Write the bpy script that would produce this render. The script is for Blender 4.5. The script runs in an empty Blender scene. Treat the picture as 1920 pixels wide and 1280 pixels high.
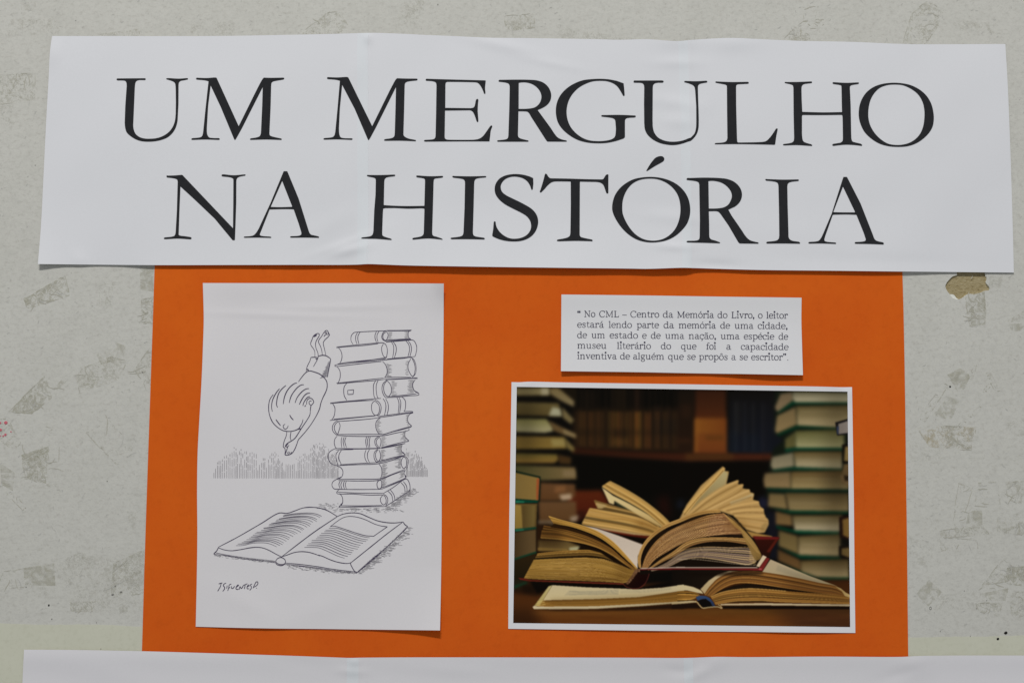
import bpy, bmesh, math, random
import numpy as np
from mathutils import Vector, Matrix
from mathutils.geometry import tessellate_polygon

C = bpy.context.scene.collection
scene = bpy.context.scene

# ------------------------------------------------------------------ camera, world, lamp, exposure
LENS, SENSOR = 50.0, 36.0
PITCH = math.radians(5.0)
DIST = 1.2174
cam_data = bpy.data.cameras.new('camera')
cam_data.lens = LENS
cam_data.sensor_width = SENSOR
cam_data.clip_start = 0.05
cam_data.clip_end = 50.0
cam = bpy.data.objects.new('camera', cam_data)
C.objects.link(cam)
AIM = Vector((0.0, math.cos(PITCH), math.sin(PITCH)))
cam.location = -AIM * DIST
cam.rotation_euler = (math.pi / 2 + PITCH, 0.0, 0.0)
scene.camera = cam

world = bpy.data.worlds.new('World')
scene.world = world
world.use_nodes = True
bg = world.node_tree.nodes['Background']
bg.inputs['Color'].default_value = (0.93, 0.97, 1.0, 1)
bg.inputs['Strength'].default_value = 0.28

lamp_data = bpy.data.lights.new('ceiling_lamp', 'AREA')
lamp_data.shape = 'RECTANGLE'
lamp_data.size = 0.9
lamp_data.size_y = 0.30
lamp_data.energy = 95.0
lamp_data.color = (1.0, 0.985, 0.955)
lamp = bpy.data.objects.new('ceiling_lamp', lamp_data)
C.objects.link(lamp)
lamp.location = (-0.25, -2.4, 2.9)
lamp.rotation_euler = (Vector((0, 0, 0)) - lamp.location).to_track_quat('-Z', 'Y').to_euler()

scene.view_settings.view_transform = 'Standard'
scene.view_settings.look = 'None'
scene.view_settings.exposure = 0.0
scene.view_settings.gamma = 1.0
scene.cycles.max_bounces = 6
scene.cycles.transparent_max_bounces = 12

random.seed(7)
rng = np.random.default_rng(11)

# ------------------------------------------------------------------ helpers
TANH = SENSOR / 2 / LENS
RX = Vector((1, 0, 0))
UP = Vector((0, -math.sin(PITCH), math.cos(PITCH)))
CAM = cam.location.copy()

def P(x, y, d=0.0):
    """point on the sheet plane d metres in front of the wall, for photo pixel x, y (1920 x 1280)"""
    r = AIM + RX * ((x - 960) / 960 * TANH) + UP * (-(y - 640) / 960 * TANH)
    t = (-d - CAM.y) / r.y
    return CAM + r * t

def Pn(x, y, d):
    x = np.asarray(x, float); y = np.asarray(y, float); d = np.asarray(d, float)
    a = (x - 960) / 960 * TANH
    b = -(y - 640) / 960 * TANH
    ry = AIM.y + UP.y * b
    rz = AIM.z + UP.z * b
    t = (-d - CAM.y) / ry
    return np.stack([CAM.x + a * t, CAM.y + ry * t, CAM.z + rz * t], -1)

def smooth(t):
    t = np.clip(t, 0, 1)
    return t * t * (3 - 2 * t)

CROPS = {}
def crop(k, x, y, s): CROPS[k] = (x, y, s)
crop('px', 0, 0, 1.0)

def parse(k, s):
    """'x,y x,y! ...' in the frame k -> list of (px, py, corner)"""
    ox, oy, sc = CROPS[k]
    out = []
    for tok in s.split():
        c = tok.endswith('!')
        if c: tok = tok[:-1]
        a, b = tok.split(',')
        out.append((ox + float(a) / sc, oy + float(b) / sc, c))
    return out

def catmull(p0, p1, p2, p3, n):
    def tj(ti, a, b): return ti + max(math.hypot(b[0] - a[0], b[1] - a[1]), 1e-6) ** 0.5
    t0 = 0; t1 = tj(t0, p0, p1); t2 = tj(t1, p1, p2); t3 = tj(t2, p2, p3)
    res = []
    for i in range(n):
        t = t1 + (t2 - t1) * i / n
        def L(a, b, ta, tb):
            w = (t - ta) / (tb - ta)
            return (a[0] + (b[0] - a[0]) * w, a[1] + (b[1] - a[1]) * w)
        a1 = L(p0, p1, t0, t1); a2 = L(p1, p2, t1, t2); a3 = L(p2, p3, t2, t3)
        b1 = L(a1, a2, t0, t2); b2 = L(a2, a3, t1, t3)
        res.append(L(b1, b2, t1, t2))
    return res

def curve(pts, closed=False, step=2.5):
    """points with corner flags -> dense polyline"""
    n = len(pts)
    out = []
    segs = n if closed else n - 1
    for i in range(segs):
        a, b = pts[i], pts[(i + 1) % n]
        ln = math.hypot(b[0] - a[0], b[1] - a[1])
        k = max(1, int(math.ceil(ln / step)))
        if a[2] and b[2]:
            for j in range(k):
                w = j / k
                out.append((a[0] + (b[0] - a[0]) * w, a[1] + (b[1] - a[1]) * w))
            continue
        if a[2] or (i == 0 and not closed): p0 = (2 * a[0] - b[0], 2 * a[1] - b[1])
        else: p0 = pts[(i - 1) % n]
        if b[2] or (i == segs - 1 and not closed): p3 = (2 * b[0] - a[0], 2 * b[1] - a[1])
        else: p3 = pts[(i + 2) % n]
        out += catmull(p0, a, b, p3, k)
    if not closed: out.append((pts[-1][0], pts[-1][1]))
    return out

def link(name, me, mat, parent=None):
    o = bpy.data.objects.new(name, me)
    C.objects.link(o)
    if mat: me.materials.append(mat)
    if parent: o.parent = parent
    return o

def mesh_from(verts, faces, name='mesh', smooth_shade=False):
    me = bpy.data.meshes.new(name)
    me.from_pydata([tuple(v) for v in verts], [], faces)
    if smooth_shade: me.polygons.foreach_set('use_smooth', [True] * len(me.polygons))
    me.update()
    return me

def empty(name, loc=(0, 0, 0), parent=None):
    o = bpy.data.objects.new(name, None)
    o.empty_display_size = 0.02
    C.objects.link(o)
    o.location = loc
    if parent:
        o.parent = parent
    return o

def tag(o, label, cat):
    o['label'] = label; o['category'] = cat

# ------------------------------------------------------------------ materials
def new_mat(name, col, rough=0.9, spec=0.15):
    m = bpy.data.materials.new(name)
    m.use_nodes = True
    b = m.node_tree.nodes['Principled BSDF']
    b.inputs['Base Color'].default_value = (*col, 1)
    b.inputs['Roughness'].default_value = rough
    b.inputs['Specular IOR Level'].default_value = spec
    return m

def nodes(m): return m.node_tree.nodes, m.node_tree.links, m.node_tree.nodes['Principled BSDF']

def noise(N, L, vec, scale, detail=4, rough=0.6, dist=0.0):
    n = N.new('ShaderNodeTexNoise')
    n.inputs['Scale'].default_value = scale
    n.inputs['Detail'].default_value = detail
    n.inputs['Roughness'].default_value = rough
    n.inputs['Distortion'].default_value = dist
    L.new(vec, n.inputs['Vector'])
    return n.outputs['Fac']

def ramp(N, L, fac, stops):
    r = N.new('ShaderNodeValToRGB')
    L.new(fac, r.inputs['Fac'])
    e = r.color_ramp.elements
    while len(e) < len(stops): e.new(0.5)
    for el, (p, c) in zip(e, stops):
        el.position = p
        el.color = (*c, 1) if len(c) == 3 else c
    return r.outputs['Color']

def mix(N, L, a, b, fac, mode='MIX'):
    m = N.new('ShaderNodeMix'); m.data_type = 'RGBA'; m.blend_type = mode
    for sock, v in ((m.inputs[6], a), (m.inputs[7], b), (m.inputs[0], fac)):
        if isinstance(v, (int, float)): sock.default_value = v
        elif isinstance(v, tuple): sock.default_value = (*v, 1)
        else: L.new(v, sock)
    return m.outputs[2]

def math_(N, L, op, a, b=0.0, c=None, clamp=False):
    m = N.new('ShaderNodeMath'); m.operation = op; m.use_clamp = clamp
    for s, v in zip(m.inputs, (a, b, c)):
        if v is None: continue
        if isinstance(v, (int, float)): s.default_value = v
        else: L.new(v, s)
    return m.outputs[0]

def paper(name, col, fleck=0.02, rough=0.85):
    m = new_mat(name, col, rough, 0.12)
    N, L, b = nodes(m)
    v = N.new('ShaderNodeTexCoord').outputs['Object']
    f1 = noise(N, L, v, 900, 3)
    f2 = noise(N, L, v, 14, 3)
    c = mix(N, L, tuple(x * (1 - 2 * fleck) for x in col), tuple(min(1, x * (1 + 2 * fleck)) for x in col), f1)
    c2 = mix(N, L, (0.965, 0.965, 0.965), (1.0, 1.0, 1.0), f2)
    L.new(mix(N, L, c, c2, 1.0, 'MULTIPLY'), b.inputs['Base Color'])
    bp = N.new('ShaderNodeBump'); bp.inputs['Strength'].default_value = 0.06; bp.inputs['Distance'].default_value = 0.0004
    L.new(f1, bp.inputs['Height']); L.new(bp.outputs['Normal'], b.inputs['Normal'])
    return m

M_BANNER = paper('white_office_paper', (0.80, 0.805, 0.84))
M_STRIP = paper('doubled_white_paper', (0.80, 0.825, 0.86))
M_LOWER = paper('warm_white_paper', (0.80, 0.785, 0.815))
M_SHEET = paper('drawing_paper', (0.80, 0.775, 0.795))
M_CAPTION = paper('caption_paper', (0.81, 0.805, 0.825))
M_PHOTO = paper('photo_paper', (0.84, 0.83, 0.86))
M_INK = new_mat('black_toner', (0.030, 0.030, 0.033), 0.9, 0.03)
M_PEN = new_mat('dark_violet_ink', (0.085, 0.07, 0.12), 0.9, 0.03)
M_PENLIGHT = new_mat('pale_grey_ink', (0.37, 0.355, 0.375), 0.9, 0.03)
M_TEXT = new_mat('caption_toner', (0.055, 0.052, 0.09), 0.9, 0.03)
M_PENMID = new_mat('grey_violet_ink', (0.19, 0.175, 0.215), 0.9, 0.03)

# toner breaks up a little
N, L, b = nodes(M_INK)
v = N.new('ShaderNodeTexCoord').outputs['Object']
L.new(mix(N, L, (0.022, 0.023, 0.026), (0.034, 0.034, 0.037), noise(N, L, v, 260, 4)), b.inputs['Base Color'])

M_CARD = new_mat('orange_card', (0.74, 0.15, 0.015), 0.9, 0.04)
N, L, b = nodes(M_CARD)
v = N.new('ShaderNodeTexCoord').outputs['Object']
big = noise(N, L, v, 9, 4, 0.6)
fine = noise(N, L, v, 700, 3, 0.7)
c = mix(N, L, (0.66, 0.092, 0.007), (0.76, 0.138, 0.010), ramp(N, L, big, [(0.25, (0, 0, 0)), (0.75, (1, 1, 1))]))
mid = noise(N, L, v, 120, 5, 0.7)
c = mix(N, L, c, ramp(N, L, mid, [(0.25, (0.90, 0.88, 0.86)), (0.5, (1, 1, 1)), (0.8, (1.0, 1.0, 1.0))]), 1.0, 'MULTIPLY')
c = mix(N, L, c, (0.80, 0.17, 0.03), math_(N, L, 'MULTIPLY', fine, 0.35))
vor = N.new('ShaderNodeTexVoronoi'); vor.inputs['Scale'].default_value = 45; L.new(v, vor.inputs['Vector'])
dot = math_(N, L, 'LESS_THAN', vor.outputs['Distance'], 0.022)
wn = N.new('ShaderNodeTexWhiteNoise'); L.new(vor.outputs['Position'], wn.inputs['Vector'])
keep = math_(N, L, 'GREATER_THAN', wn.outputs['Value'], 0.86)
c = mix(N, L, c, (0.62, 0.30, 0.12), math_(N, L, 'MULTIPLY', math_(N, L, 'MULTIPLY', dot, keep), 0.7))
L.new(c, b.inputs['Base Color'])

M_WALL = new_mat('dirty_off_white_wall_paint', (0.55, 0.55, 0.52), 0.75, 0.2)
N, L, b = nodes(M_WALL)
v = N.new('ShaderNodeTexCoord').outputs['Object']
mp = N.new('ShaderNodeMapping'); mp.inputs['Scale'].default_value = (0.75, 1, 1.1); mp.inputs['Rotation'].default_value = (0, 0.25, 0)
L.new(v, mp.inputs['Vector']); mv = mp.outputs['Vector']
base = mix(N, L, (0.60, 0.592, 0.55), (0.65, 0.645, 0.60), noise(N, L, v, 5, 4))
smudge = ramp(N, L, noise(N, L, mv, 130, 6, 0.72, 0.8), [(0.28, (0.92, 0.92, 0.92)), (0.56, (1, 1, 1))])
c = mix(N, L, base, smudge, 1.0, 'MULTIPLY')
speck = ramp(N, L, noise(N, L, mv, 330, 4, 0.7), [(0.30, (0.82, 0.81, 0.79)), (0.49, (1, 1, 1)), (0.75, (1.03, 1.03, 1.02))])
c = mix(N, L, c, speck, 0.85, 'MULTIPLY')
grain = ramp(N, L, noise(N, L, mv, 950, 2, 0.6), [(0.25, (0.93, 0.925, 0.93)), (0.5, (1, 1, 1)), (0.8, (1.05, 1.05, 1.03))])
c = mix(N, L, c, grain, 1.0, 'MULTIPLY')
scr = N.new('ShaderNodeMapping'); scr.inputs['Scale'].default_value = (1.0, 1.0, 9.0); scr.inputs['Rotation'].default_value = (0, 0.7, 0)
L.new(v, scr.inputs['Vector'])
c = mix(N, L, c, ramp(N, L, noise(N, L, scr.outputs['Vector'], 26, 3, 0.5, 0.3), [(0.24, (0.90, 0.895, 0.88)), (0.31, (1, 1, 1))]), 0.8, 'MULTIPLY')
patch = ramp(N, L, noise(N, L, v, 22, 3, 0.5), [(0.3, (0.97, 0.97, 0.965)), (0.6, (1.0, 1.0, 1.0))])
c = mix(N, L, c, patch, 1.0, 'MULTIPLY')
L.new(c, b.inputs['Base Color'])
bp = N.new('ShaderNodeBump'); bp.inputs['Strength'].default_value = 0.25; bp.inputs['Distance'].default_value = 0.0006
L.new(noise(N, L, v, 140, 5), bp.inputs['Height']); L.new(bp.outputs['Normal'], b.inputs['Normal'])

M_BAND = new_mat('yellowed_cream_paint', (0.62, 0.62, 0.50), 0.7, 0.2)
N, L, b = nodes(M_BAND)
v = N.new('ShaderNodeTexCoord').outputs['Object']
c = mix(N, L, (0.60, 0.60, 0.485), (0.68, 0.68, 0.565), noise(N, L, v, 35, 5))
c = mix(N, L, c, ramp(N, L, noise(N, L, v, 260, 4), [(0.3, (0.9, 0.9, 0.88)), (0.5, (1, 1, 1))]), 0.7, 'MULTIPLY')
L.new(c, b.inputs['Base Color'])

M_BOARD = new_mat('bare_brown_fibreboard', (0.33, 0.27, 0.14), 0.9, 0.1)
N, L, b = nodes(M_BOARD)
v = N.new('ShaderNodeTexCoord').outputs['Object']
mp = N.new('ShaderNodeMapping'); mp.inputs['Scale'].default_value = (1, 1, 2.4); mp.inputs['Rotation'].default_value = (0, -0.35, 0)
L.new(v, mp.inputs['Vector'])
fib = noise(N, L, mp.outputs['Vector'], 330, 5, 0.75, 0.5)
c = ramp(N, L, fib, [(0.30, (0.17, 0.125, 0.06)), (0.45, (0.36, 0.29, 0.155)), (0.60, (0.43, 0.36, 0.215)), (0.75, (0.56, 0.49, 0.33))])
L.new(c, b.inputs['Base Color'])
bp = N.new('ShaderNodeBump'); bp.inputs['Strength'].default_value = 0.6; bp.inputs['Distance'].default_value = 0.001
L.new(fib, bp.inputs['Height']); L.new(bp.outputs['Normal'], b.inputs['Normal'])
M_CHIP = new_mat('fresh_white_plaster_edge', (0.80, 0.80, 0.74), 0.8, 0.1)
M_DIRT = new_mat('black_dirt', (0.02, 0.018, 0.016), 0.9, 0.1)
M_PINK = new_mat('pink_paint_fleck', (0.62, 0.16, 0.20), 0.8, 0.1)
M_GLUE = new_mat('dried_glue_line', (0.47, 0.455, 0.385), 0.8, 0.1)
M_FAINT = new_mat('faint_grey_scuff', (0.50, 0.495, 0.465), 0.9, 0.1)
M_SCUFF = new_mat('grey_scuff', (0.25, 0.24, 0.22), 0.9, 0.1)

def residue(name, col, scale, dist, cut, edge, alpha, soft_edge=7.0):
    """old tape glue: broken film, denser towards the tape's edges"""
    m = bpy.data.materials.new(name); m.use_nodes = True
    N, L, b = nodes(m)
    b.inputs['Roughness'].default_value = 0.8; b.inputs['Specular IOR Level'].default_value = 0.15
    tc = N.new('ShaderNodeTexCoord')
    info = N.new('ShaderNodeObjectInfo')
    add = N.new('ShaderNodeVectorMath'); add.operation = 'ADD'
    L.new(tc.outputs['Object'], add.inputs[0])
    cmb = N.new('ShaderNodeCombineXYZ')
    L.new(math_(N, L, 'MULTIPLY', info.outputs['Random'], 37.0), cmb.inputs[0]); L.new(cmb.outputs[0], add.inputs[1])
    vec = add.outputs[0]
    n1 = noise(N, L, vec, scale, 4, 0.6, dist)
    n2 = noise(N, L, vec, scale * 0.22, 4, 0.65, 0.8)
    sep = N.new('ShaderNodeSeparateXYZ'); L.new(tc.outputs['UV'], sep.inputs[0])
    def rim(s):  # 1 on the outline, 0 inside
        return math_(N, L, 'MULTIPLY', math_(N, L, 'ABSOLUTE', math_(N, L, 'SUBTRACT', s, 0.5)), 2.0)
    ev = math_(N, L, 'POWER', rim(sep.outputs[1]), 9.0)
    eu = math_(N, L, 'POWER', rim(sep.outputs[0]), 14.0)
    e = math_(N, L, 'MULTIPLY', math_(N, L, 'MAXIMUM', ev, eu), edge)
    tot = math_(N, L, 'ADD', math_(N, L, 'ADD', math_(N, L, 'MULTIPLY', n1, 0.52), math_(N, L, 'MULTIPLY', n2, 0.48)), e)
    a = math_(N, L, 'MULTIPLY', math_(N, L, 'SUBTRACT', tot, cut), 6.0, clamp=True)
    n3 = noise(N, L, vec, 90, 3, 0.6, 1.0)
    r_ = math_(N, L, 'MAXIMUM', rim(sep.outputs[1]), rim(sep.outputs[0]))
    fade = math_(N, L, 'MULTIPLY', math_(N, L, 'SUBTRACT', math_(N, L, 'ADD', 0.72, math_(N, L, 'MULTIPLY', n3, 0.62)), r_), soft_edge, clamp=True)
    L.new(math_(N, L, 'MULTIPLY', math_(N, L, 'MULTIPLY', a, fade), alpha), b.inputs['Alpha'])
    L.new(mix(N, L, tuple(x * 0.85 for x in col), tuple(x * 1.12 for x in col), noise(N, L, vec, scale * 2.5, 3)), b.inputs['Base Color'])
    return m

R_SWIRL = residue('glue_swirls', (0.475, 0.46, 0.36), 170, 2.4, 0.45, 0.06, 0.56, 14.0)
R_FINE = residue('glue_flecks', (0.48, 0.465, 0.37), 380, 1.6, 0.475, 0.05, 0.42)
R_SOFT = residue('glue_film', (0.49, 0.475, 0.375), 130, 1.4, 0.44, 0.04, 0.42)
R_EDGE = residue('glue_outline', (0.47, 0.45, 0.35), 300, 1.4, 0.56, 0.12, 0.45, 30.0)
R_WEAK = residue('faint_glue', (0.50, 0.485, 0.41), 300, 1.6, 0.485, 0.0, 0.28, 4.0)
R_BROWN = residue('brown_glue', (0.52, 0.44, 0.27), 260, 1.4, 0.475, 0.02, 0.48)

# ------------------------------------------------------------------ the wall
crop('W6', 1660, 480, 7.3846)
chip = curve(parse('W6', "990,150! 990,265! 940,280 890,320 850,370 832,410 850,470 895,530 925,575 985,597 1040,592 1080,570 1110,545 1150,525 1260,525 1320,505 1380,480 1440,468 1440,430 1400,380! 1392,362 1405,320 1398,270 1385,150!"), True, 1.5)
chip = [(x + random.uniform(-.25, .25), y + random.uniform(-.25, .25)) for x, y in chip]
X0, X1, Z0, Z1 = -1.6, 1.6, -1.2, 1.2
outer = [Vector((X0, 0, Z0)), Vector((X1, 0, Z0)), Vector((X1, 0, Z1)), Vector((X0, 0, Z1))]
hole = [P(x, y) for x, y in chip]
verts = outer + hole
tris = tessellate_polygon([[Vector((p.x, p.z, 0)) for p in outer], [Vector((p.x, p.z, 0)) for p in hole]])
faces = [tuple(t) for t in tris]
nb = len(verts)
back = [Vector((p.x, 0.12, p.z)) for p in outer]
verts = verts + back
faces += [(0, 1, nb + 1, nb), (1, 2, nb + 2, nb + 1), (2, 3, nb + 3, nb + 2), (3, 0, nb, nb + 3), (nb, nb + 1, nb + 2, nb + 3)]
wall = link('wall', mesh_from(verts, faces), M_WALL)
wall['kind'] = 'structure'
wall['label'] = 'scuffed off-white wall with old tape marks behind the papers'

# broken-out spot: rim of fresh plaster and the bare board at the bottom of it
rim_v, rim_f = [], []
n = len(chip)
for x, y in chip: rim_v.append(P(x, y, 0.0))
for x, y in chip:
    p = P(x, y, 0.0); rim_v.append(Vector((p.x, 0.0014, p.z)))
for i in range(n):
    j = (i + 1) % n
    rim_f.append((i, j, n + j, n + i))
link('chip_rim', mesh_from(rim_v, rim_f), M_CHIP, wall)
cx = sum(p[0] for p in chip) / n; cy = sum(p[1] for p in chip) / n
bv = [P(cx + (x - cx) * 1.03, cy + (y - cy) * 1.03) for x, y in chip]
bv = [Vector((p.x, 0.0014, p.z)) for p in bv]
link('bare_board_patch', mesh_from(bv, [tuple(range(n))]), M_BOARD, wall)
# flakes of white plaster left standing on the edge
def flat_patch(name, pts, d, mat, parent):
    v3 = [P(x, y, d) for x, y in pts]
    t = tessellate_polygon([[Vector((p.x, p.z, 0)) for p in v3]])
    return link(name, mesh_from(v3, [tuple(k) for k in t]), mat, parent)
flat_patch('plaster_flake', curve(parse('W6', "893,529! 930,530 958,545 985,580 1012,597! 985,602 950,594 920,572!"), True, 1), -0.0006, M_CHIP, wall)
flat_patch('plaster_flake', curve(parse('W6', "1374,232! 1392,236 1396,262 1390,292!"), True, 1), -0.0006, M_CHIP, wall)
flat_patch('plaster_flake', curve(parse('W6', "1390,345! 1404,350 1402,368 1388,366!"), True, 1), -0.0006, M_CHIP, wall)

# cream paint of the lower wall: a coat with its own thickness
line = curve([(-1100, 1160, 0), (-300, 1165, 0), (0, 1168, 0), (90, 1170.5, 0), (180, 1170, 0), (267, 1174, 0), (700, 1186, 0), (1300, 1194, 0), (1705, 1194.5, 0), (1780, 1193, 0), (1850, 1192.5, 0), (1920, 1190.5, 0), (2400, 1189, 0), (3100, 1188, 0)], False, 12)
line = [(x, y + random.uniform(-.5, .5)) for x, y in line]
top = [P(x, y, 0.00016) for x, y in line]
topb = [P(x, y, -0.0) for x, y in line]
lo = [Vector((p.x, p.y, -1.15)) for p in top]
k = len(line)
bandv = top + topb + lo
bandf = [(i, i + 1, 2 * k + i + 1, 2 * k + i) for i in range(k - 1)] + [(i, i + 1, k + i + 1, k + i) for i in range(k - 1)]
link('lower_paint_coat', mesh_from(bandv, bandf), M_BAND, wall)

def tape_mark(pts, mat, d):
    """glue left by tape: a film with ragged ends, u along its longest side"""
    pts = [tuple(p) for p in pts]
    e = max(((pts[i], pts[(i + 1) % len(pts)]) for i in range(len(pts))), key=lambda s: math.dist(*s))
    ln = math.dist(*e)
    ux, uy = (e[1][0] - e[0][0]) / ln, (e[1][1] - e[0][1]) / ln
    us = [p[0] * ux + p[1] * uy for p in pts]; vs = [-p[0] * uy + p[1] * ux for p in pts]
    out = []
    for i in range(len(pts)):
        a, b = pts[i], pts[(i + 1) % len(pts)]
        m = max(2, int(math.dist(a, b) / 5))
        amp = 0.5 if math.dist(a, b) > 0.6 * ln else 1.5
        for j in range(m):
            w = j / m
            o = random.uniform(-amp, amp) if j else 0
            out.append((a[0] + (b[0] - a[0]) * w + o * .5, a[1] + (b[1] - a[1]) * w + o))
    v3 = [P(x, y, d) for x, y in out]
    c0 = sum(v3, Vector()) / len(v3)
    v3l = [p - c0 for p in v3]
    t = tessellate_polygon([[Vector((p.x, p.z, 0)) for p in v3l]])
    me = mesh_from(v3l, [tuple(q) for q in t])
    uv = me.uv_layers.new(name='film')
    for lp in me.loops:
        x, y = out[lp.vertex_index]
        uu = (x * ux + y * uy - min(us)) / max(1e-6, max(us) - min(us))
        vv = (-x * uy + y * ux - min(vs)) / max(1e-6, max(vs) - min(vs))
        uv.data[lp.index].uv = (uu, vv)
    o = link('tape_mark', me, mat, wall)
    o.location = c0
    return o

MARKS = [
 (R_FINE, "0,140 66,137 66,188 0,196"), (R_WEAK, "0,196 26,192 27,240 0,238"), (R_FINE, "172,66 260,54 262,69 176,72"),
 (R_WEAK, "358,38 442,40 440,70 356,70"), (R_WEAK, "36,0 68,0 66,22 40,20"), (R_WEAK, "20,36 118,34 110,66 10,70"),
 (R_FINE, "556,68 614,24 640,22 652,48 630,68"), (R_WEAK, "752,0 800,0 784,56 742,48"), (R_FINE, "944,30 1000,26 1004,52 950,60"),
 (R_WEAK, "1026,46 1210,74 1200,80 1060,78"), (R_FINE, "1466,78 1494,46 1520,70 1512,80"), (R_FINE, "1528,36 1550,38 1532,62"),
 (R_EDGE, "1505,14 1535,12 1524,52 1508,40"), (R_FINE, "1692,82 1710,24 1738,2 1770,18 1758,52 1734,84"), (R_WEAK, "1794,36 1892,44 1890,66 1800,60"),
 (R_SWIRL, "43,560 123,515 131,554 52,579"), (R_WEAK, "178,518 216,516 212,578 180,572"), (R_SOFT, "262,500 290,500 288,547 263,545"),
 (R_SWIRL, "264,562 290,556 286,608 266,606"), (R_SOFT, "180,664 216,640 236,650 232,672 190,684"), (R_FINE, "154,690 206,668 238,676 222,712 150,738 142,708"),
 (R_FINE, "250,694 287,643 286,722 270,716"), (R_SOFT, "100,728 126,700 132,706 112,730"), (R_SWIRL, "14,772 84,704 98,744 60,776"),
 (R_FINE, "0,786 14,784 40,828 26,846 0,826"), (R_EDGE, "68,795 112,806 109,912 70,908"), (R_SWIRL, "40,852 92,836 86,906 46,898"),
 (R_SOFT, "0,868 28,886 24,920 2,908"), (R_EDGE, "0,912 8,908 50,950 42,956"), (R_EDGE, "160,810 207,789 252,842 230,884"),
 (R_WEAK, "236,956 256,960 254,996 244,992"), (R_SOFT, "44,1064 102,1054 104,1098 46,1096"), (R_EDGE, "0,1072 60,1062 60,1100 2,1102"),
 (R_WEAK, "68,1098 98,1098 94,1124 72,1120"), (R_WEAK, "100,1058 150,1034 184,1040 122,1112"), (R_WEAK, "128,1040 272,1036 270,1152 128,1146"),
 (R_FINE, "212,1056 271,1028 270,1112 208,1118"), (R_FINE, "130,1128 180,1126 172,1146 134,1146"), (R_WEAK, "222,1138 240,1130 240,1150 226,1150"),
 (R_SWIRL, "1809,556 1847,546 1849,610 1818,612"), (R_SOFT, "1889,601 1924,578 1924,603 1893,605"), (R_SOFT, "1892,607 1924,605 1924,613 1908,621 1896,619"),
 (R_WEAK, "1850,516 1880,518 1876,552 1848,546"), (R_SOFT, "1776,702 1800,689 1820,704 1806,732 1794,733"), (R_SOFT, "1750,776 1776,744 1800,750 1784,786 1756,782"),
 (R_EDGE, "1722,782 1770,718 1778,722 1734,792"), (R_EDGE, "1796,797 1836,759 1840,764 1802,802"), (R_EDGE, "1816,708 1828,680 1832,682 1824,712"),
 (R_EDGE, "1848,700 1856,696 1876,732 1866,734"), (R_EDGE, "1842,734 1856,716 1858,722 1848,736"), (R_BROWN, "1716,796 1830,800 1824,844 1742,838"),
 (R_FINE, "1764,798 1826,802 1822,842 1780,836"), (R_WEAK, "1704,832 1770,836 1772,870 1704,866"), (R_WEAK, "1884,790 1924,782 1924,818 1890,816"),
 (R_EDGE, "1797,905 1824,914 1802,986 1786,982"), (R_EDGE, "1834,904 1872,904 1876,952 1828,948"), (R_SOFT, "1816,958 1842,954 1842,984 1810,988"),
 (R_FINE, "1884,904 1924,900 1916,946 1890,936"), (R_FINE, "1870,970 1924,958 1924,1002 1870,1000"), (R_EDGE, "1761,1006 1832,1012 1834,1028 1765,1033"),
 (R_FINE, "1761,994 1842,984 1856,1002 1766,1008"), (R_SOFT, "1717,1113 1741,1086 1768,1109 1741,1136"), (R_WEAK, "1742,1114 1836,1108 1830,1142 1746,1142"),
 (R_FINE, "1834,1106 1880,1047 1902,1064 1894,1088 1850,1096"), (R_SWIRL, "1888,1064 1924,1060 1924,1100 1884,1092"), (R_SOFT, "1838,1112 1890,1102 1886,1126 1836,1124"),
 (R_FINE, "1828,1130 1880,1128 1872,1156 1836,1146"), (R_FINE, "1892,1112 1924,1106 1924,1152 1898,1160"), (R_WEAK, "1700,1000 1750,1020 1740,1064 1702,1050"),
 # beyond the picture's edge the wall goes on the same way
 (R_FINE, "1990,250 2080,236 2084,276 1994,290"), (R_SOFT, "-140,420 -60,370 -46,402 -128,452"), (R_SWIRL, "-120,900 -60,880 -50,950 -112,960"), (R_FINE, "2010,880 2070,860 2080,930 2020,944"),
]
for i, (m, s) in enumerate(MARKS):
    tape_mark([tuple(float(q) for q in t.split(',')) for t in s.split()], m, 0.00004 + 0.000001 * i)

def speck(name, x, y, r, mat, stretch=1.0, ang=0.0, h=0.3):
    """a small domed speck"""
    v, f = [], []
    nseg = 9
    for ring, (rr, hh) in enumerate(((1.0, 0.0), (0.75, 0.6), (0.35, 0.95))):
        for i in range(nseg):
            t = 2 * math.pi * i / nseg
            a = math.cos(t) * rr * r * stretch * random.uniform(.85, 1.15); b_ = math.sin(t) * rr * r * random.uniform(.85, 1.15)
            v.append(P(x + a * math.cos(ang) - b_ * math.sin(ang), y + a * math.sin(ang) + b_ * math.cos(ang), 0.0002 + hh * h * r * 0.00045))
    v.append(P(x, y, 0.0002 + h * r * 0.00045))
    for k_ in range(2):
        for i in range(nseg):
            j = (i + 1) % nseg
            f.append((k_ * nseg + i, k_ * nseg + j, (k_ + 1) * nseg + j, (k_ + 1) * nseg + i))
    for i in range(nseg): f.append((2 * nseg + i, 2 * nseg + (i + 1) % nseg, 3 * nseg))
    return link(name, mesh_from(v, f, smooth_shade=True), mat, wall)
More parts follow.
